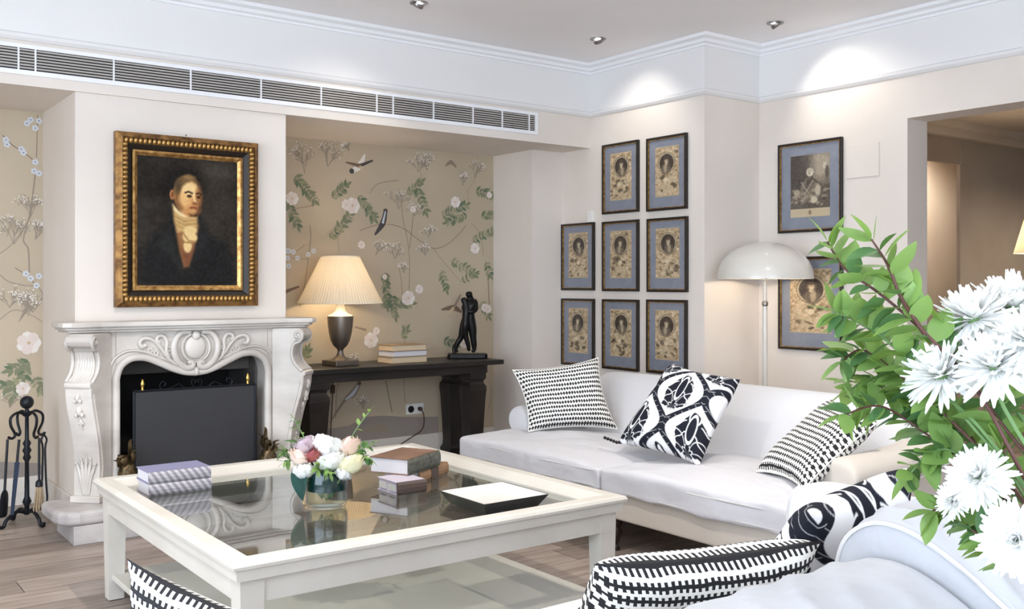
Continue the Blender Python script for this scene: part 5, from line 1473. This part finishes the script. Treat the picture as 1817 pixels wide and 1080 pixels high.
def sofa_by_wall():
    hl = 1.225
    T = thing('sofa', 'white linen roll-arm sofa by the picture wall with two seat cushions', 'sofa', (3.20, 3.575, 0), R(-90))
    base = soft_cells(lin_space(-hl + 0.05, hl - 0.05, 6, 0.02), lin_space(0.045, 1.20, 3, 0.02), lambda x, y: True, 0.165, 0.305)
    base.build('base', SOFAB, T, smooth=180, sub=2)
    g = random.Random(5)
    for sgn in (-1, 1):
        x0, x1 = (0.004, hl) if sgn > 0 else (-hl, -0.004)
        xin = hl - 0.235
        xs = sorted(set([x0, x1, x0 + 0.03, x1 - 0.03] + [x0 + (x1 - x0) * k / 6 for k in range(1, 6)] + [sgn * xin, sgn * (xin - 0.03)]))
        ys = [0.0, 0.05, 0.12, 0.22, 0.31, 0.335, 0.48, 0.65, 0.80, 0.83]
        keep = lambda x, y: abs(x) < xin or y < 0.335
        def top(x, y):
            a = (x - x0) / (x1 - x0); b = y / 0.83
            return 0.058 * math.sin(math.pi * min(max(a, 0), 1)) ** 0.6 * math.sin(math.pi * min(max(b * 0.9 + 0.08, 0), 1)) ** 0.7 + 0.006 * g.uniform(-1, 1)
        c = soft_cells(xs, ys, keep, 0.295, 0.405, top=top)
        o = c.build('seat_cushion', SOFAW, T, smooth=180, sub=3)
        add_wrinkles(o, 0.34, 0.050, 1)
        for z in (0.318, 0.392):
            e = 0.012
            pts = [(x0 + e + 0.02, 0.30, z), (x0 + e, 0.20, z), (x0 + e, 0.03, z), (x0 + e + 0.03, 0.006, z), (0.5 * (x0 + x1), 0.004, z - 0.006), (x1 - e - 0.03, 0.006, z), (x1 - e, 0.03, z), (x1 - e, 0.20, z), (x1 - e - 0.02, 0.30, z)]
            MB().tube(pts, 0.0045, 5).build('piping', PIPING, o, smooth=60)
    # arms: cross-section lofted front to back
    sec = [(0.0, 0.25), (0.0, 0.40), (0.004, 0.475), (0.022, 0.535), (0.062, 0.573), (0.112, 0.582), (0.165, 0.568), (0.202, 0.530), (0.206, 0.485), (0.184, 0.452), (0.170, 0.44), (0.168, 0.30), (0.168, 0.17), (0.02, 0.17)]
    for sgn in (-1, 1):
        rg = []
        for y, k, lift in ((0.335, 0.80, 0), (0.341, 0.92, 0), (0.356, 0.985, 0), (0.385, 1.0, 0), (0.55, 1.0, 0.002), (0.75, 1.0, 0.008), (0.92, 1.0, 0.03), (1.06, 1.0, 0.07), (1.15, 0.96, 0.09)):
            ring = []
            for a, z in sec:
                ca, cz = 0.09, 0.40
                aa, zz = ca + (a - ca) * k, cz + (z - cz) * k
                if z > 0.44: zz += lift
                ring.append((sgn * (hl - 0.225 + aa), y, zz))
            rg.append(ring)
        arm = MB().rings(rg).build('arm', SOFA if sgn < 0 else SOFAB, T, smooth=50, sub=2)
        pts = [(sgn * (hl - 0.225 + a), y, z) for a, y, z in ((0.178, 0.37, 0.19), (0.176, 0.362, 0.42), (0.190, 0.375, 0.442), (0.198, 0.50, 0.445), (0.196, 0.80, 0.452), (0.196, 1.10, 0.50))]
        MB().tube(smooth_path(pts, 4), 0.004, 5).build('piping', PIPING, arm, smooth=60)
    # back: cross-section in depth and height lofted along the length
    bs = [(0.76, 0.30), (0.79, 0.42), (0.845, 0.55), (0.915, 0.66), (0.985, 0.727), (1.055, 0.757), (1.13, 0.752), (1.185, 0.715), (1.200, 0.65), (1.19, 0.50), (1.18, 0.20), (0.80, 0.20)]
    rg = []
    for x, k in ((-hl + 0.10, 0.80), (-hl + 0.11, 0.93), (-hl + 0.14, 1.0), (-0.6, 1.0), (0, 1.0), (0.6, 1.0), (hl - 0.14, 1.0), (hl - 0.11, 0.93), (hl - 0.10, 0.80)):
        rg.append([(x, 1.0 + (y - 1.0) * k, 0.45 + (z - 0.45) * k) for y, z in bs])
    bk = MB().rings(rg).build('back', SOFA, T, smooth=50, sub=2)
    lg = MB().lathe([(0.016, 0.0), (0.018, 0.012), (0.010, 0.03), (0.016, 0.045), (0.022, 0.07), (0.030, 0.095), (0.022, 0.115), (0.032, 0.13), (0.036, 0.17)], 14).mesh('leg', DKWOOD, 40)
    for x, y in ((-hl + 0.16, 0.10), (0.02, 0.10), (hl - 0.16, 0.10), (-hl + 0.16, 1.08), (hl - 0.16, 1.08)):
        mesh_obj('leg', lg, T, (x, y, 0))
sofa_by_wall()

def sofa_near():
    """sofa seen over its back; world-aligned, seat towards +y"""
    T = thing('sofa', 'white slipcovered sofa in the foreground with its back to us', 'sofa', (1.55, 1.60, 0))
    ox, oy = 1.55, 1.60
    def B(xs, ys, z0, z1, name, m, top=None, sub=2, e=0.03, n=3):
        return soft_cells(lin_space(xs[0] - ox, xs[1] - ox, n, e), lin_space(ys[0] - oy, ys[1] - oy, n, e), lambda x, y: True, z0, z1, top=top).build(name, m, T, smooth=180, sub=sub)
    B((0.35, 2.76), (1.00, 2.10), 0.10, 0.27, 'base', SOFA)
    B((0.36, 1.55), (1.22, 2.12), 0.265, 0.40, 'seat_cushion', SOFA, top=lambda x, y: 0.015)
    B((1.56, 2.74), (1.22, 2.12), 0.265, 0.40, 'seat_cushion', SOFA, top=lambda x, y: 0.015)
    for x0, x1 in ((0.12, 0.36), (2.745, 2.985)):
        rg = []
        for y, k in ((1.02, 0.9), (1.03, 0.98), (1.06, 1.0), (1.5, 1.0), (2.06, 1.0), (2.105, 0.995), (2.125, 0.94)):
            w, c = (x1 - x0) / 2 * k, (x0 + x1) / 2 - ox
            zt = 0.10 + (0.622 - 0.10) * k
            rg.append([(c - w, y - oy, 0.10), (c - w, y - oy, zt - 0.06), (c - w + 0.008, y - oy, zt - 0.018), (c - w + 0.04, y - oy, zt), (c + w - 0.04, y - oy, zt), (c + w - 0.008, y - oy, zt - 0.018), (c + w, y - oy, zt - 0.06), (c + w, y - oy, 0.10)])
        arm = MB().rings(rg).build('arm', SOFA, T, smooth=60, sub=2)
        xi = x0 if x0 > 1 else x1
        MB().tube(smooth_path([(xi - ox + 0.004, 2.112 - oy, 0.14), (xi - ox + 0.004, 2.112 - oy, 0.50), (xi - ox + 0.012, 2.100 - oy, 0.585), (xi - ox + 0.05, 2.095 - oy, 0.616)], 5), 0.005, 5).build('piping', PIPING, arm, smooth=60)
    B((0.36, 2.745), (0.93, 1.10), 0.10, 0.52, 'back_frame', SOFA)
    # loose back cushions slumped over the frame: section (y, z) lofted along x
    def smooth_ring(q, n):
        P = [Vector(p) for p in q]
        out = []
        for i in range(len(P)):
            p0, p1, p2, p3 = P[i - 1], P[i], P[(i + 1) % len(P)], P[(i + 2) % len(P)]
            for k in range(n):
                t = k / n
                out.append(tuple(0.5 * ((2 * p1) + (p2 - p0) * t + (2 * p0 - 5 * p1 + 4 * p2 - p3) * t * t + (3 * p1 - p0 - 3 * p2 + p3) * t ** 3)))
        return out
    def slump(x0, x1, sec, name, wr, nx=56, droop=None, seed=0):
        g = random.Random(seed)
        xs = [x0, x0 + 0.004, x0 + 0.02] + [x0 + (x1 - x0) * k / nx for k in range(1, nx)] + [x1 - 0.02, x1 - 0.004, x1]
        rg = []
        cy = sum(p[0] for p in sec) / len(sec); cz = sum(p[1] for p in sec) / len(sec)
        for i, x in enumerate(xs):
            k = {0: 0.965, 1: 0.985, 2: 1.0}.get(min(i, len(xs) - 1 - i), 1.0)
            dz = droop(x) if droop else 0.0
            rg.append([(x - ox, cy + (y - cy) * k - oy, cz + (z - cz) * k + (dz * (z - 0.30) / 0.45 if z > 0.30 else 0)) for y, z in sec])
        rings = [smooth_ring(q, 4) for q in rg]
        out = []
        for x, q in zip(xs, rings):
            m_ = len(q)
            row_ = []
            for i, p in enumerate(q):
                t = i / m_
                ph = seed * 1.7
                am = 1.0 if seed == 9 else 0.5
                f = 0.026 * (1 - abs(math.sin(17 * x + 16 * t + 1.3 * math.sin(5 * x + ph) + ph))) ** 3
                f += 0.020 * (1 - abs(math.sin(26 * x + 9 * t + math.sin(7 * t * 3 + ph)))) ** 3
                f += 0.006 * math.sin(4 * x + 9 * t + ph)
                e = min(1.0, min(x - x0, x1 - x) / 0.06)
                dy, dz = p[1] + oy - cy, p[2] - cz
                L = math.hypot(dy, dz)
                row_.append((p[0], p[1] + dy / L * f * e * am, p[2] + dz / L * f * e * am))
            out.append(row_)
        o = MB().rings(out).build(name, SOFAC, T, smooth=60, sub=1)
        return o
    secL = [(1.30, 0.40), (1.31, 0.58), (1.285, 0.67), (1.235, 0.712), (1.17, 0.722), (1.09, 0.705), (0.99, 0.655), (0.90, 0.59), (0.86, 0.50), (0.87, 0.42), (1.02, 0.40)]
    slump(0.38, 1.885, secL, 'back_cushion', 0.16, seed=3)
    secR = [(1.33, 0.40), (1.34, 0.62), (1.315, 0.725), (1.255, 0.780), (1.18, 0.790), (1.09, 0.762), (0.98, 0.698), (0.88, 0.62), (0.83, 0.52), (0.84, 0.42), (1.02, 0.40)]
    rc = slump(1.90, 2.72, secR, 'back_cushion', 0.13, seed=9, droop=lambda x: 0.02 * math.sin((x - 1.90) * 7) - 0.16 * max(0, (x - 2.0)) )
    for k in (0.985,):
        cy = sum(p[0] for p in secR) / len(secR); cz = sum(p[1] for p in secR) / len(secR)
        pts = [(1.90 - ox + 0.003, cy + (y - cy) * k - oy, cz + (z - cz) * k) for y, z in secR[1:9]]
        MB().tube(smooth_path(pts, 5), 0.0055, 6).build('piping', PIPING, rc, smooth=60)
    lg = MB().frustum((-0.02, 0.02, -0.02, 0.02), 0.0, (-0.028, 0.028, -0.028, 0.028), 0.102).mesh('leg', DKWOOD)
    for x, y in ((0.42, 2.02), (2.68, 2.02), (0.42, 1.06), (2.68, 1.06)):
        mesh_obj('leg', lg, T, (x - ox, y - oy, 0))
sofa_near()

# ------------------------------------------------------------------ scatter cushions
def damask(nu, nv, ku, kv, sh=0.0, sv=0.0):
    """ogee lattice with scalloped palmettes: 1 = black"""
    u, v = np.meshgrid(np.linspace(0, 1, nu), np.linspace(0, 1, nv))
    U, V = u * ku + sh, v * kv + sv
    best = np.full(U.shape, 9.0); pu = np.zeros_like(U); pv = np.zeros_like(U)
    for off in (0.0, 0.5):
        cu = np.round(U - off) + off
        cv = np.round(V - off) + off
        du, dv = (U - cu) * 2, (V - cv) * 2
        d = np.abs(du) - (0.5 + 0.5 * np.cos(np.pi * np.clip(dv, -1, 1)))     # ogee boundary
        m = d < best
        best = np.where(m, d, best); pu = np.where(m, du, pu); pv = np.where(m, dv, pv)
    edge = -best
    black = np.zeros_like(U)
    black = np.where(edge < 0.13, 1.0, black)                                  # ribbon along the lattice
    black = np.where((np.abs(np.sin((pv * 2.2 - np.abs(pu)) * 7)) < 0.06) & (edge < 0.13), 0.0, black)
    # palmette: an egg with a scalloped rim, leaves fanning from its foot
    y = pv + 0.02
    egg = np.hypot(pu / (0.53 * (1 - 0.42 * np.clip(y, -0.6, 0.8))), y / 0.60)
    th = np.arctan2(pu, y + 0.46)
    rr = np.hypot(pu, y + 0.46)
    scal = 1.0 - 0.13 * np.abs(np.sin(th * 4.5 + 0.4))  - 0.05 * np.abs(np.sin(rr * 26))
    flower = egg < scal
    fan = np.abs(np.sin(th * 4.5 + 0.9 * np.sin(np.clip(rr, 0, 1) * 5.5) * np.sign(pu))) < 0.10
    arcs = np.abs(((rr * 3.3 + 0.10 * np.cos(th * 9)) % 1.0) - 0.5) < 0.045
    bud = np.hypot(pu / 0.13, (y - 0.12) / 0.34)
    black = np.where(flower, 1.0, black)
    black = np.where(flower & (bud > 1.12) & (fan | (arcs & (np.abs(th) > 0.3))), 0.0, black)
    black = np.where((bud > 0.92) & (bud < 1.16) & flower, 0.0, black)
    return black

def cushion(name, label, BL, BR, TR, TL, thick, m, n=26, damask_args=None, group=None, face='front', pinch=0.06):
    BL, BR, TR, TL = (Vector(p) for p in (BL, BR, TR, TL))
    c0 = (BL + BR + TR + TL) / 4
    T = thing(name, label, 'cushion', tuple((BL + BR) / 2), group=group)
    o0 = (BL + BR) / 2
    nrm = (BR - BL).cross(TL - BL).normalized()
    if damask_args: n = 190
    vs, fs_, uvs = [], [], []
    for side in (1, -1):
        for j in range(n + 1):
            for i in range(n + 1):
                a, b = i / n, j / n
                s_, t_ = 2 * a - 1, 2 * b - 1
                # edges bow inwards between pointed corners
                aa = a + pinch * (0.5 - a) * (1 - t_ * t_) * abs(s_) * 2
                bb = b + pinch * (0.5 - b) * (1 - s_ * s_) * abs(t_) * 2
                p = BL * (1 - aa) * (1 - bb) + BR * aa * (1 - bb) + TR * aa * bb + TL * (1 - aa) * bb
                h = thick * ((1 - s_ ** 4) * (1 - t_ ** 4)) ** 0.55
                h *= 1 + 0.05 * math.sin(5 * a + 3 * b + side)
                p = p + nrm * (side * h * 0.5)
                vs.append(tuple(p - o0)); uvs.append((a, b))
    N = (n + 1) * (n + 1)
    for s_ in (0, 1):
        for j in range(n):
            for i in range(n):
                q = [s_ * N + j * (n + 1) + i, s_ * N + j * (n + 1) + i + 1, s_ * N + (j + 1) * (n + 1) + i + 1, s_ * N + (j + 1) * (n + 1) + i]
                fs_.append(q if s_ == 0 else q[::-1])
    me = bpy.data.meshes.new('cover')
    me.from_pydata(vs, [], fs_)
    me.materials.append(m)
    me.polygons.foreach_set('use_smooth', [True] * len(me.polygons))
    uvl = me.uv_layers.new(name='UVMap')
    li = np.empty(len(me.loops), dtype=np.int32)
    me.loops.foreach_get('vertex_index', li)
    uvl.data.foreach_set('uv', np.array(uvs, dtype=np.float32)[li].ravel())
    if damask_args:
        q = 4                                              # sampled finer than the cloth grid, then averaged
        big = damask(q * (n + 1), q * (n + 1), *damask_args)
        bl = big.reshape(n + 1, q, n + 1, q).mean(axis=(1, 3))
        w, k = np.array(s8(238, 238, 240)), np.array(s8(30, 32, 42))
        col = w[None, None] * (1 - bl[..., None]) + k[None, None] * bl[..., None]
        col = np.concatenate([col, np.ones(col.shape[:2] + (1,))], 2).reshape(-1, 4)
        set_colors(me, np.concatenate([col, col]))
    mesh_obj('cover', me, T)
    # seam cord round the edge
    seam = [Vector(v) for v in [vs[i] for i in range(0, n + 1)] + [vs[j * (n + 1) + n] for j in range(1, n + 1)] + [vs[n * (n + 1) + i] for i in range(n - 1, -1, -1)] + [vs[j * (n + 1)] for j in range(n - 1, -1, -1)]]
    step = max(1, len(seam) // 100)
    if not damask_args and m is not WEAVE3:
        MB().tube(seam[::step] + [seam[0]], 0.003, 5).build('seam_cord', m, T, smooth=60)
    return T
CG = 'scatter cushions on the sofas'
ZS_ = 0.445
cushion('cushion', 'fine black and white tick-woven cushion at the far end of the wall sofa', (3.47, 4.48, ZS_ + 0.01), (3.95, 4.245, ZS_ + 0.01), (3.955, 4.42, 0.865), (3.47, 4.635, 0.80), 0.17, WEAVE1, group=CG)
dc = cushion('cushion', 'black and white damask cushion leaning in the middle of the wall sofa', (3.44, 3.70, 0.490), (3.44, 3.14, 0.455), (3.80, 3.20, 0.835), (3.84, 3.70, 0.885), 0.18, DAMASK, damask_args=(1.4, 1.25, 0.28, 0.22), group=CG)
mb = MB()
for k in range(5):
    mb.sphere((0.015 - 0.004 * k, 0.30 + 0.018 * k, 0.02 + 0.004 * k), 0.009, 7, 5)
mb.build('corner_tassel', DARKPL, dc, smooth=180)
cushion('cushion', 'fine black and white woven cushion against the near arm of the wall sofa', (3.515, 2.87, ZS_ + 0.02), (3.36, 2.50, ZS_ + 0.02), (3.80, 2.435, 0.715), (3.985, 2.80, 0.765), 0.15, WEAVE2, group=CG)
cushion('cushion', 'bold black and white tick-patterned cushion over the foreground sofa back', (1.30, 1.66, 0.43), (1.98, 1.60, 0.43), (1.985, 1.425, 0.695), (1.30, 1.465, 0.745), 0.16, WEAVE3, group=CG)
cushion('cushion', 'bold black and white tick-patterned cushion at the lower left corner', (0.475, 1.80, 0.42), (0.80, 1.43, 0.40), (0.765, 1.455, 0.70), (0.486, 1.77, 0.825), 0.13, WEAVE3, group=CG)
cushion('cushion', 'black damask cushion in the corner of the foreground sofa behind the flowers', (2.00, 1.72, 0.44), (2.60, 1.66, 0.43), (2.50, 1.50, 0.80), (2.02, 1.48, 0.74), 0.16, DAMASK, damask_args=(1.1, 1.1, 0.45, 0.07), group=CG)

# ------------------------------------------------------------------ white dome floor lamp
fl2 = thing('floor_lamp', 'white metal floor lamp with a large dome shade behind the sofa', 'floor lamp', (5.11, 4.10, 0))
MB().lathe([(0.14, 0.0), (0.14, 0.012), (0.13, 0.018), (0.02, 0.024)], 32).build('base', ENAMEL, fl2, smooth=40)
MB().lathe([(0.016, 0.02), (0.016, 1.165)], 14).build('pole', ENAMEL, fl2, smooth=60)
MB().lathe([(0.017, 1.165), (0.020, 1.175), (0.020, 1.19), (0.013, 1.20)], 14).build('collar', CHROME, fl2, smooth=40)
MB().lathe([(0.012, 1.20), (0.012, 1.33), (0.024, 1.335), (0.024, 1.40)], 14).build('stem', ENAMEL, fl2, smooth=40)
dome = [(0.305 * math.cos(R(a)), 1.345 + 0.235 * math.sin(R(a)) ** 0.92) for a in (0, 8, 16, 25, 35, 45, 55, 65, 75, 83, 89)]
MB().lathe([(0.305, 1.342)] + dome, 48, cap=False).lathe([(r * 0.985, z - 0.004) for r, z in dome], 48, cap=False).build('dome_shade', ENAMEL, fl2, smooth=60)
MB().sphere((0, 0, 1.43), 0.03, 12, 8).build('bulb', BULB, fl2, smooth=180)
light('floor_lamp_glow', 'POINT', (5.11, 4.10, 1.43), 9, (1.0, 0.85, 0.68), shadow_soft_size=0.035)

# ------------------------------------------------------------------ lamp in the hall
hl_ = thing('hall_lamp', 'beige lamp shade at the right edge in the hall beyond the doorway', 'floor lamp', (7.30, 3.36, 0))
MB().lathe([(0.15, 0), (0.15, 0.015), (0.02, 0.03), (0.012, 0.05), (0.012, 1.60)], 20).build('stand', CHROME, hl_, smooth=40)
MB().lathe([(0.20, 1.53), (0.13, 1.78)], 32, cap=False).build('shade', SHADE, hl_, smooth=60)
MB().sphere((0, 0, 1.64), 0.03, 12, 8).build('bulb', BULB, hl_, smooth=180)
light('hall_lamp_glow', 'POINT', (7.30, 3.36, 1.64), 18, (1.0, 0.82, 0.62), shadow_soft_size=0.04)
hd = thing('hall_fill_downlight', 'added fill downlight in the hall ceiling behind the opening', 'downlight', (7.9, 4.70, 2.62))  # unseen light added to brighten the wall beyond the hall opening
MB().lathe([(0.05, 0.0), (0.05, -0.006), (0.035, -0.006)], 16, cap=False).build('trim_ring', CHROME, hd)
MB().lathe([(0.035, -0.004), (0.001, -0.004)], 16).build('lens', DOWNL, hd)
light('hall_fill_beam', 'SPOT', (7.9, 4.62, 2.58), 100, (1.0, 0.92, 0.82), (0, 0, 0), spot_size=R(170), spot_blend=0.6, shadow_soft_size=0.04)

# ------------------------------------------------------------------ large bouquet beside the foreground sofa
BVX, BVY, BVZ = 1.60, 0.64, 0.62
stb = thing('side_table', 'small cream side table carrying the large bouquet', 'side table', (1.62, 0.60, 0))
MB().box(-0.30, 0.30, -0.20, 0.19, 0.59, 0.62).build('table_top', TABLEW, stb, bevel=0.004)
sl_ = MB().frustum((-0.018, 0.018, -0.018, 0.018), 0, (-0.022, 0.022, -0.022, 0.022), 0.59).mesh('leg', TABLEW)
for x in (-0.26, 0.26):
    for y in (-0.165, 0.155):
        mesh_obj('leg', sl_, stb, (x, y, 0))
bv = thing('flower_vase', 'tall clear glass vase holding the large bouquet', 'vase', (BVX, BVY, BVZ))
MB().lathe([(0.001, 0.0), (0.07, 0.0), (0.075, 0.01), (0.062, 0.12), (0.060, 0.20), (0.072, 0.27)], 28, cap=False).lathe([(0.069, 0.27), (0.057, 0.20), (0.059, 0.12), (0.066, 0.015), (0.001, 0.013)], 28, cap=False).build('glass', VASEGLASS, bv, smooth=60)
BRLEAF = [leaf_mesh('leaf', 0.072, 0.0200, LEAF, 0.18, 0.12), leaf_mesh('leaf', 0.066, 0.0185, LEAFD, 0.2, 0.2), leaf_mesh('leaf', 0.074, 0.0205, LEAF, 0.12, -0.1)]
BRANCHES = [
    ('long leafy branch of the large bouquet reaching furthest up to the left', [(1.548, 0.715, 0.96), (1.521, 0.798, 1.127), (1.497, 0.878, 1.223), (1.465, 0.94, 1.287), (1.437, 0.985, 1.327), (1.422, 1.01, 1.374)], 15),
    ('slender twig with paired leaves pointing up beside the doorway edge', [(1.497, 0.878, 1.221), (1.467, 0.9, 1.278), (1.449, 0.914, 1.333), (1.428, 0.93, 1.375)], 9),
    ('leafy branch of the large bouquet arching in front of the lower engraving', [(1.548, 0.715, 0.952), (1.551, 0.813, 1.069), (1.523, 0.884, 1.138), (1.507, 0.946, 1.201), (1.479, 0.992, 1.238), (1.45, 1.014, 1.253)], 20),
    ('dense leafy branch of the large bouquet over the sofa back', [(1.548, 0.715, 0.934), (1.571, 0.823, 1.03), (1.568, 0.9, 1.096), (1.551, 0.963, 1.15), (1.522, 1.009, 1.187), (1.495, 1.03, 1.168)], 22),
    ('leafy branch of the large bouquet hanging over the woven cushion', [(1.548, 0.715, 0.926), (1.575, 0.845, 0.998), (1.564, 0.928, 1.055), (1.528, 0.98, 1.091), (1.481, 1.015, 1.076)], 16),
    ('glossy leafy branch drooping above the damask cushion corner', [(1.548, 0.715, 0.909), (1.585, 0.812, 0.984), (1.553, 0.862, 1.026), (1.523, 0.884, 1.022), (1.497, 0.903, 0.989)], 12),
    ('short leafy twig standing between the white chrysanthemums', [(1.562, 0.705, 0.995), (1.564, 0.766, 1.056), (1.571, 0.823, 1.122), (1.56, 0.856, 1.175), (1.54, 0.872, 1.226)], 10),
    ('leafy twig just above the foreground sofa at the bouquet base', [(1.548, 0.715, 0.891), (1.553, 0.787, 0.92), (1.541, 0.845, 0.938), (1.508, 0.87, 0.933)], 9),
    ('leafy branch at the right edge behind the lower chrysanthemums', [(1.569, 0.7, 0.909), (1.564, 0.766, 0.994), (1.593, 0.807, 1.066), (1.627, 0.806, 1.119)], 12),
    ('leafy branch in the shaded middle of the large bouquet', [(1.576, 0.719, 0.912), (1.627, 0.806, 0.933), (1.634, 0.876, 1.045), (1.622, 0.91, 1.052)], 12),
    ('leafy twig hanging lowest at the bottom right of the bouquet', [(1.562, 0.705, 0.874), (1.521, 0.736, 0.874), (1.499, 0.777, 0.903), (1.504, 0.811, 0.922)], 8),
    ('background leafy branch of the large bouquet nearest the wall sofa', [(1.548, 0.715, 0.934), (1.61, 0.844, 1.023), (1.59, 0.933, 1.081), (1.564, 1.003, 1.136), (1.541, 1.045, 1.114)], 18),
]
gb = random.Random(21)
def path_at(P, t):
    f = t * (len(P) - 1)
    i = min(int(f), len(P) - 2)
    return P[i].lerp(P[i + 1], f - i), (P[i + 1] - P[i]).normalized()
for k, (lab, pts, n) in enumerate(BRANCHES):
    o0 = Vector((BVX, BVY, BVZ))
    T = thing('leafy_branch', lab, 'branch', tuple(o0), group='leafy branches of the large bouquet')
    a = 0.6 * k
    root = [Vector((0.02 * math.cos(a), 0.02 * math.sin(a), 0.03)), Vector((0.03 * math.cos(a), 0.03 * math.sin(a) + 0.015, 0.25))]
    free = [Vector(p) - o0 for p in pts]
    if k == 1: root = []
    P = smooth_path(root + free, 6)
    MB().tube([tuple(p) for p in P], [0.0042 - 0.0026 * i / (len(P) - 1) for i in range(len(P))], 6).build('stem', STEM if k % 3 != 2 else STEMG, T, smooth=60)
    F = smooth_path(free, 8)
    t0 = 0.30 if k != 1 else 0.12
    for j in range(n * 2):
        t = t0 + (1 - t0) * (j // 2 + gb.uniform(0.2, 0.8)) / n
        p, d = path_at(F, min(t, 0.999))
        side = d.cross(Vector((0.599, 0.8008, 0.0))).normalized() * (1 if j % 2 else -1)
        side.rotate(Matrix.Rotation(gb.uniform(-1.0, 1.0), 3, d))
        s_ = gb.uniform(0.72, 1.12) * (1 - 0.25 * t)
        mesh_obj('leaf', gb.choice(BRLEAF), T, p, aim(d * gb.uniform(0.3, 0.9) + side + Vector((0, 0, gb.uniform(-0.15, 0.2))), gb.uniform(-0.7, 0.7)), (s_,) * 3)
    p, d = path_at(F, 0.999)
    mesh_obj('leaf', BRLEAF[0], T, p, aim(d), (0.75,) * 3)

def mum_mesh(seed):
    g = random.Random(seed)
    mb = MB()
    for q, n, el, ln in ((0, 26, -12, 1.0), (1, 26, 8, 1.0), (2, 24, 28, 0.92), (3, 20, 46, 0.82), (4, 16, 62, 0.66), (5, 10, 78, 0.5)):
        for k in range(n):
            a = 2 * math.pi * (k + 0.5 * (q % 2)) / n + g.uniform(-0.08, 0.08)
            e = R(el + g.uniform(-9, 9))
            L = ln * g.uniform(0.85, 1.1)
            w = 0.075 * g.uniform(0.8, 1.2)
            rad = Vector((math.cos(a), math.sin(a), 0)); tan = Vector((-math.sin(a), math.cos(a), 0))
            pts = []
            for i, (t, ww, c) in enumerate(((0.08, 0.4, 0), (0.45, 1.0, 0.04), (0.8, 1.05, 0.03), (1.0, 0.35, 0.10))):
                p = rad * (math.cos(e) * L * t) + Vector((0, 0, math.sin(e) * L * t + c * L * (1 if el > 20 else -0.4)))
                up = Vector((0, 0, 1)) * 0.03
                pts += [tuple(p - tan * w * ww + up), tuple(p), tuple(p + tan * w * ww + up)]
            mb.add(pts, [(3 * i + j, 3 * i + j + 1, 3 * i + j + 4, 3 * i + j + 3) for i in range(3) for j in range(2)])
    return mb.mesh('petals', PET_W, 180)
MUMM = [mum_mesh(s_) for s_ in (1, 2, 3)]
MUMS = [
    ('white spider chrysanthemum in the upper row against the beige hall', (1.581, 0.84, 1.242), 0.065),
    ('white spider chrysanthemum highest at the right edge', (1.675, 0.82, 1.26), 0.072),
    ('white spider chrysanthemum at the left of the middle row', (1.501, 0.85, 1.153), 0.06),
    ('large white spider chrysanthemum in the middle of the bouquet', (1.51, 0.769, 1.17), 0.063),
    ('white spider chrysanthemum cut by the right edge in the middle row', (1.535, 0.725, 1.21), 0.06),
    ('white spider chrysanthemum low in the bouquet above the sofa back', (1.471, 0.773, 1.005), 0.05),
    ('small half-open white chrysanthemum beside the lowest large leaf cluster', (1.478, 0.818, 0.962), 0.028),
    ('white spider chrysanthemum at the bottom right corner', (1.436, 0.699, 0.931), 0.054),
    ('small white chrysanthemum peeping out behind the leaves near the sofa arm', (1.609, 0.944, 1.071), 0.034),
    ('half-open white chrysanthemum tucked under the upper row', (1.616, 0.865, 1.199), 0.044),
]
for k, (lab, loc, r) in enumerate(MUMS):
    T = thing('chrysanthemum', lab, 'flower', loc, group='white chrysanthemums of the large bouquet')
    p = Vector(loc)
    out = (p - Vector((1.63, 0.70, 0.86))).normalized() + Vector((-0.35, -0.35, 0.05))
    q = out.normalized().to_track_quat('Z', 'Y')
    mesh_obj('petals', MUMM[k % 3], T, (0, 0, 0), q.to_euler(), (r * 1.08,) * 3)
    root = Vector((BVX + 0.02 * math.cos(k), BVY + 0.02 * math.sin(k), BVZ + 0.04))
    mid = Vector((BVX + 0.03 * math.cos(k), BVY + 0.03 * math.sin(k) + 0.01, BVZ + 0.26))
    back = p - out.normalized() * 0.08
    MB().tube(smooth_path([tuple(Vector((0, 0, 0))), tuple(back - p), tuple(mid - p), tuple(root - p)], 5), 0.0035, 6).build('stem', STEMG, T, smooth=60)
    MB().sphere((0, 0, 0), r * 0.22, 10, 6).build('calyx', STEMG, T, smooth=180)

hd = thing('hall_fill_downlight', 'added fill downlight in the hall ceiling near the taupe wall, out of the picture', 'downlight', (8.4, 2.9, 2.62))  # another unseen fixture, added to lift the dark hall wall
MB().lathe([(0.05, 0.0), (0.05, -0.006), (0.035, -0.006)], 16, cap=False).build('trim_ring', CHROME, hd)
MB().lathe([(0.035, -0.004), (0.001, -0.004)], 16).build('lens', DOWNL, hd)
light('hall_fill_beam', 'SPOT', (8.4, 2.9, 2.58), 75, (1.0, 0.86, 0.7), (0, 0, 0), spot_size=R(150), spot_blend=0.8, shadow_soft_size=0.04)
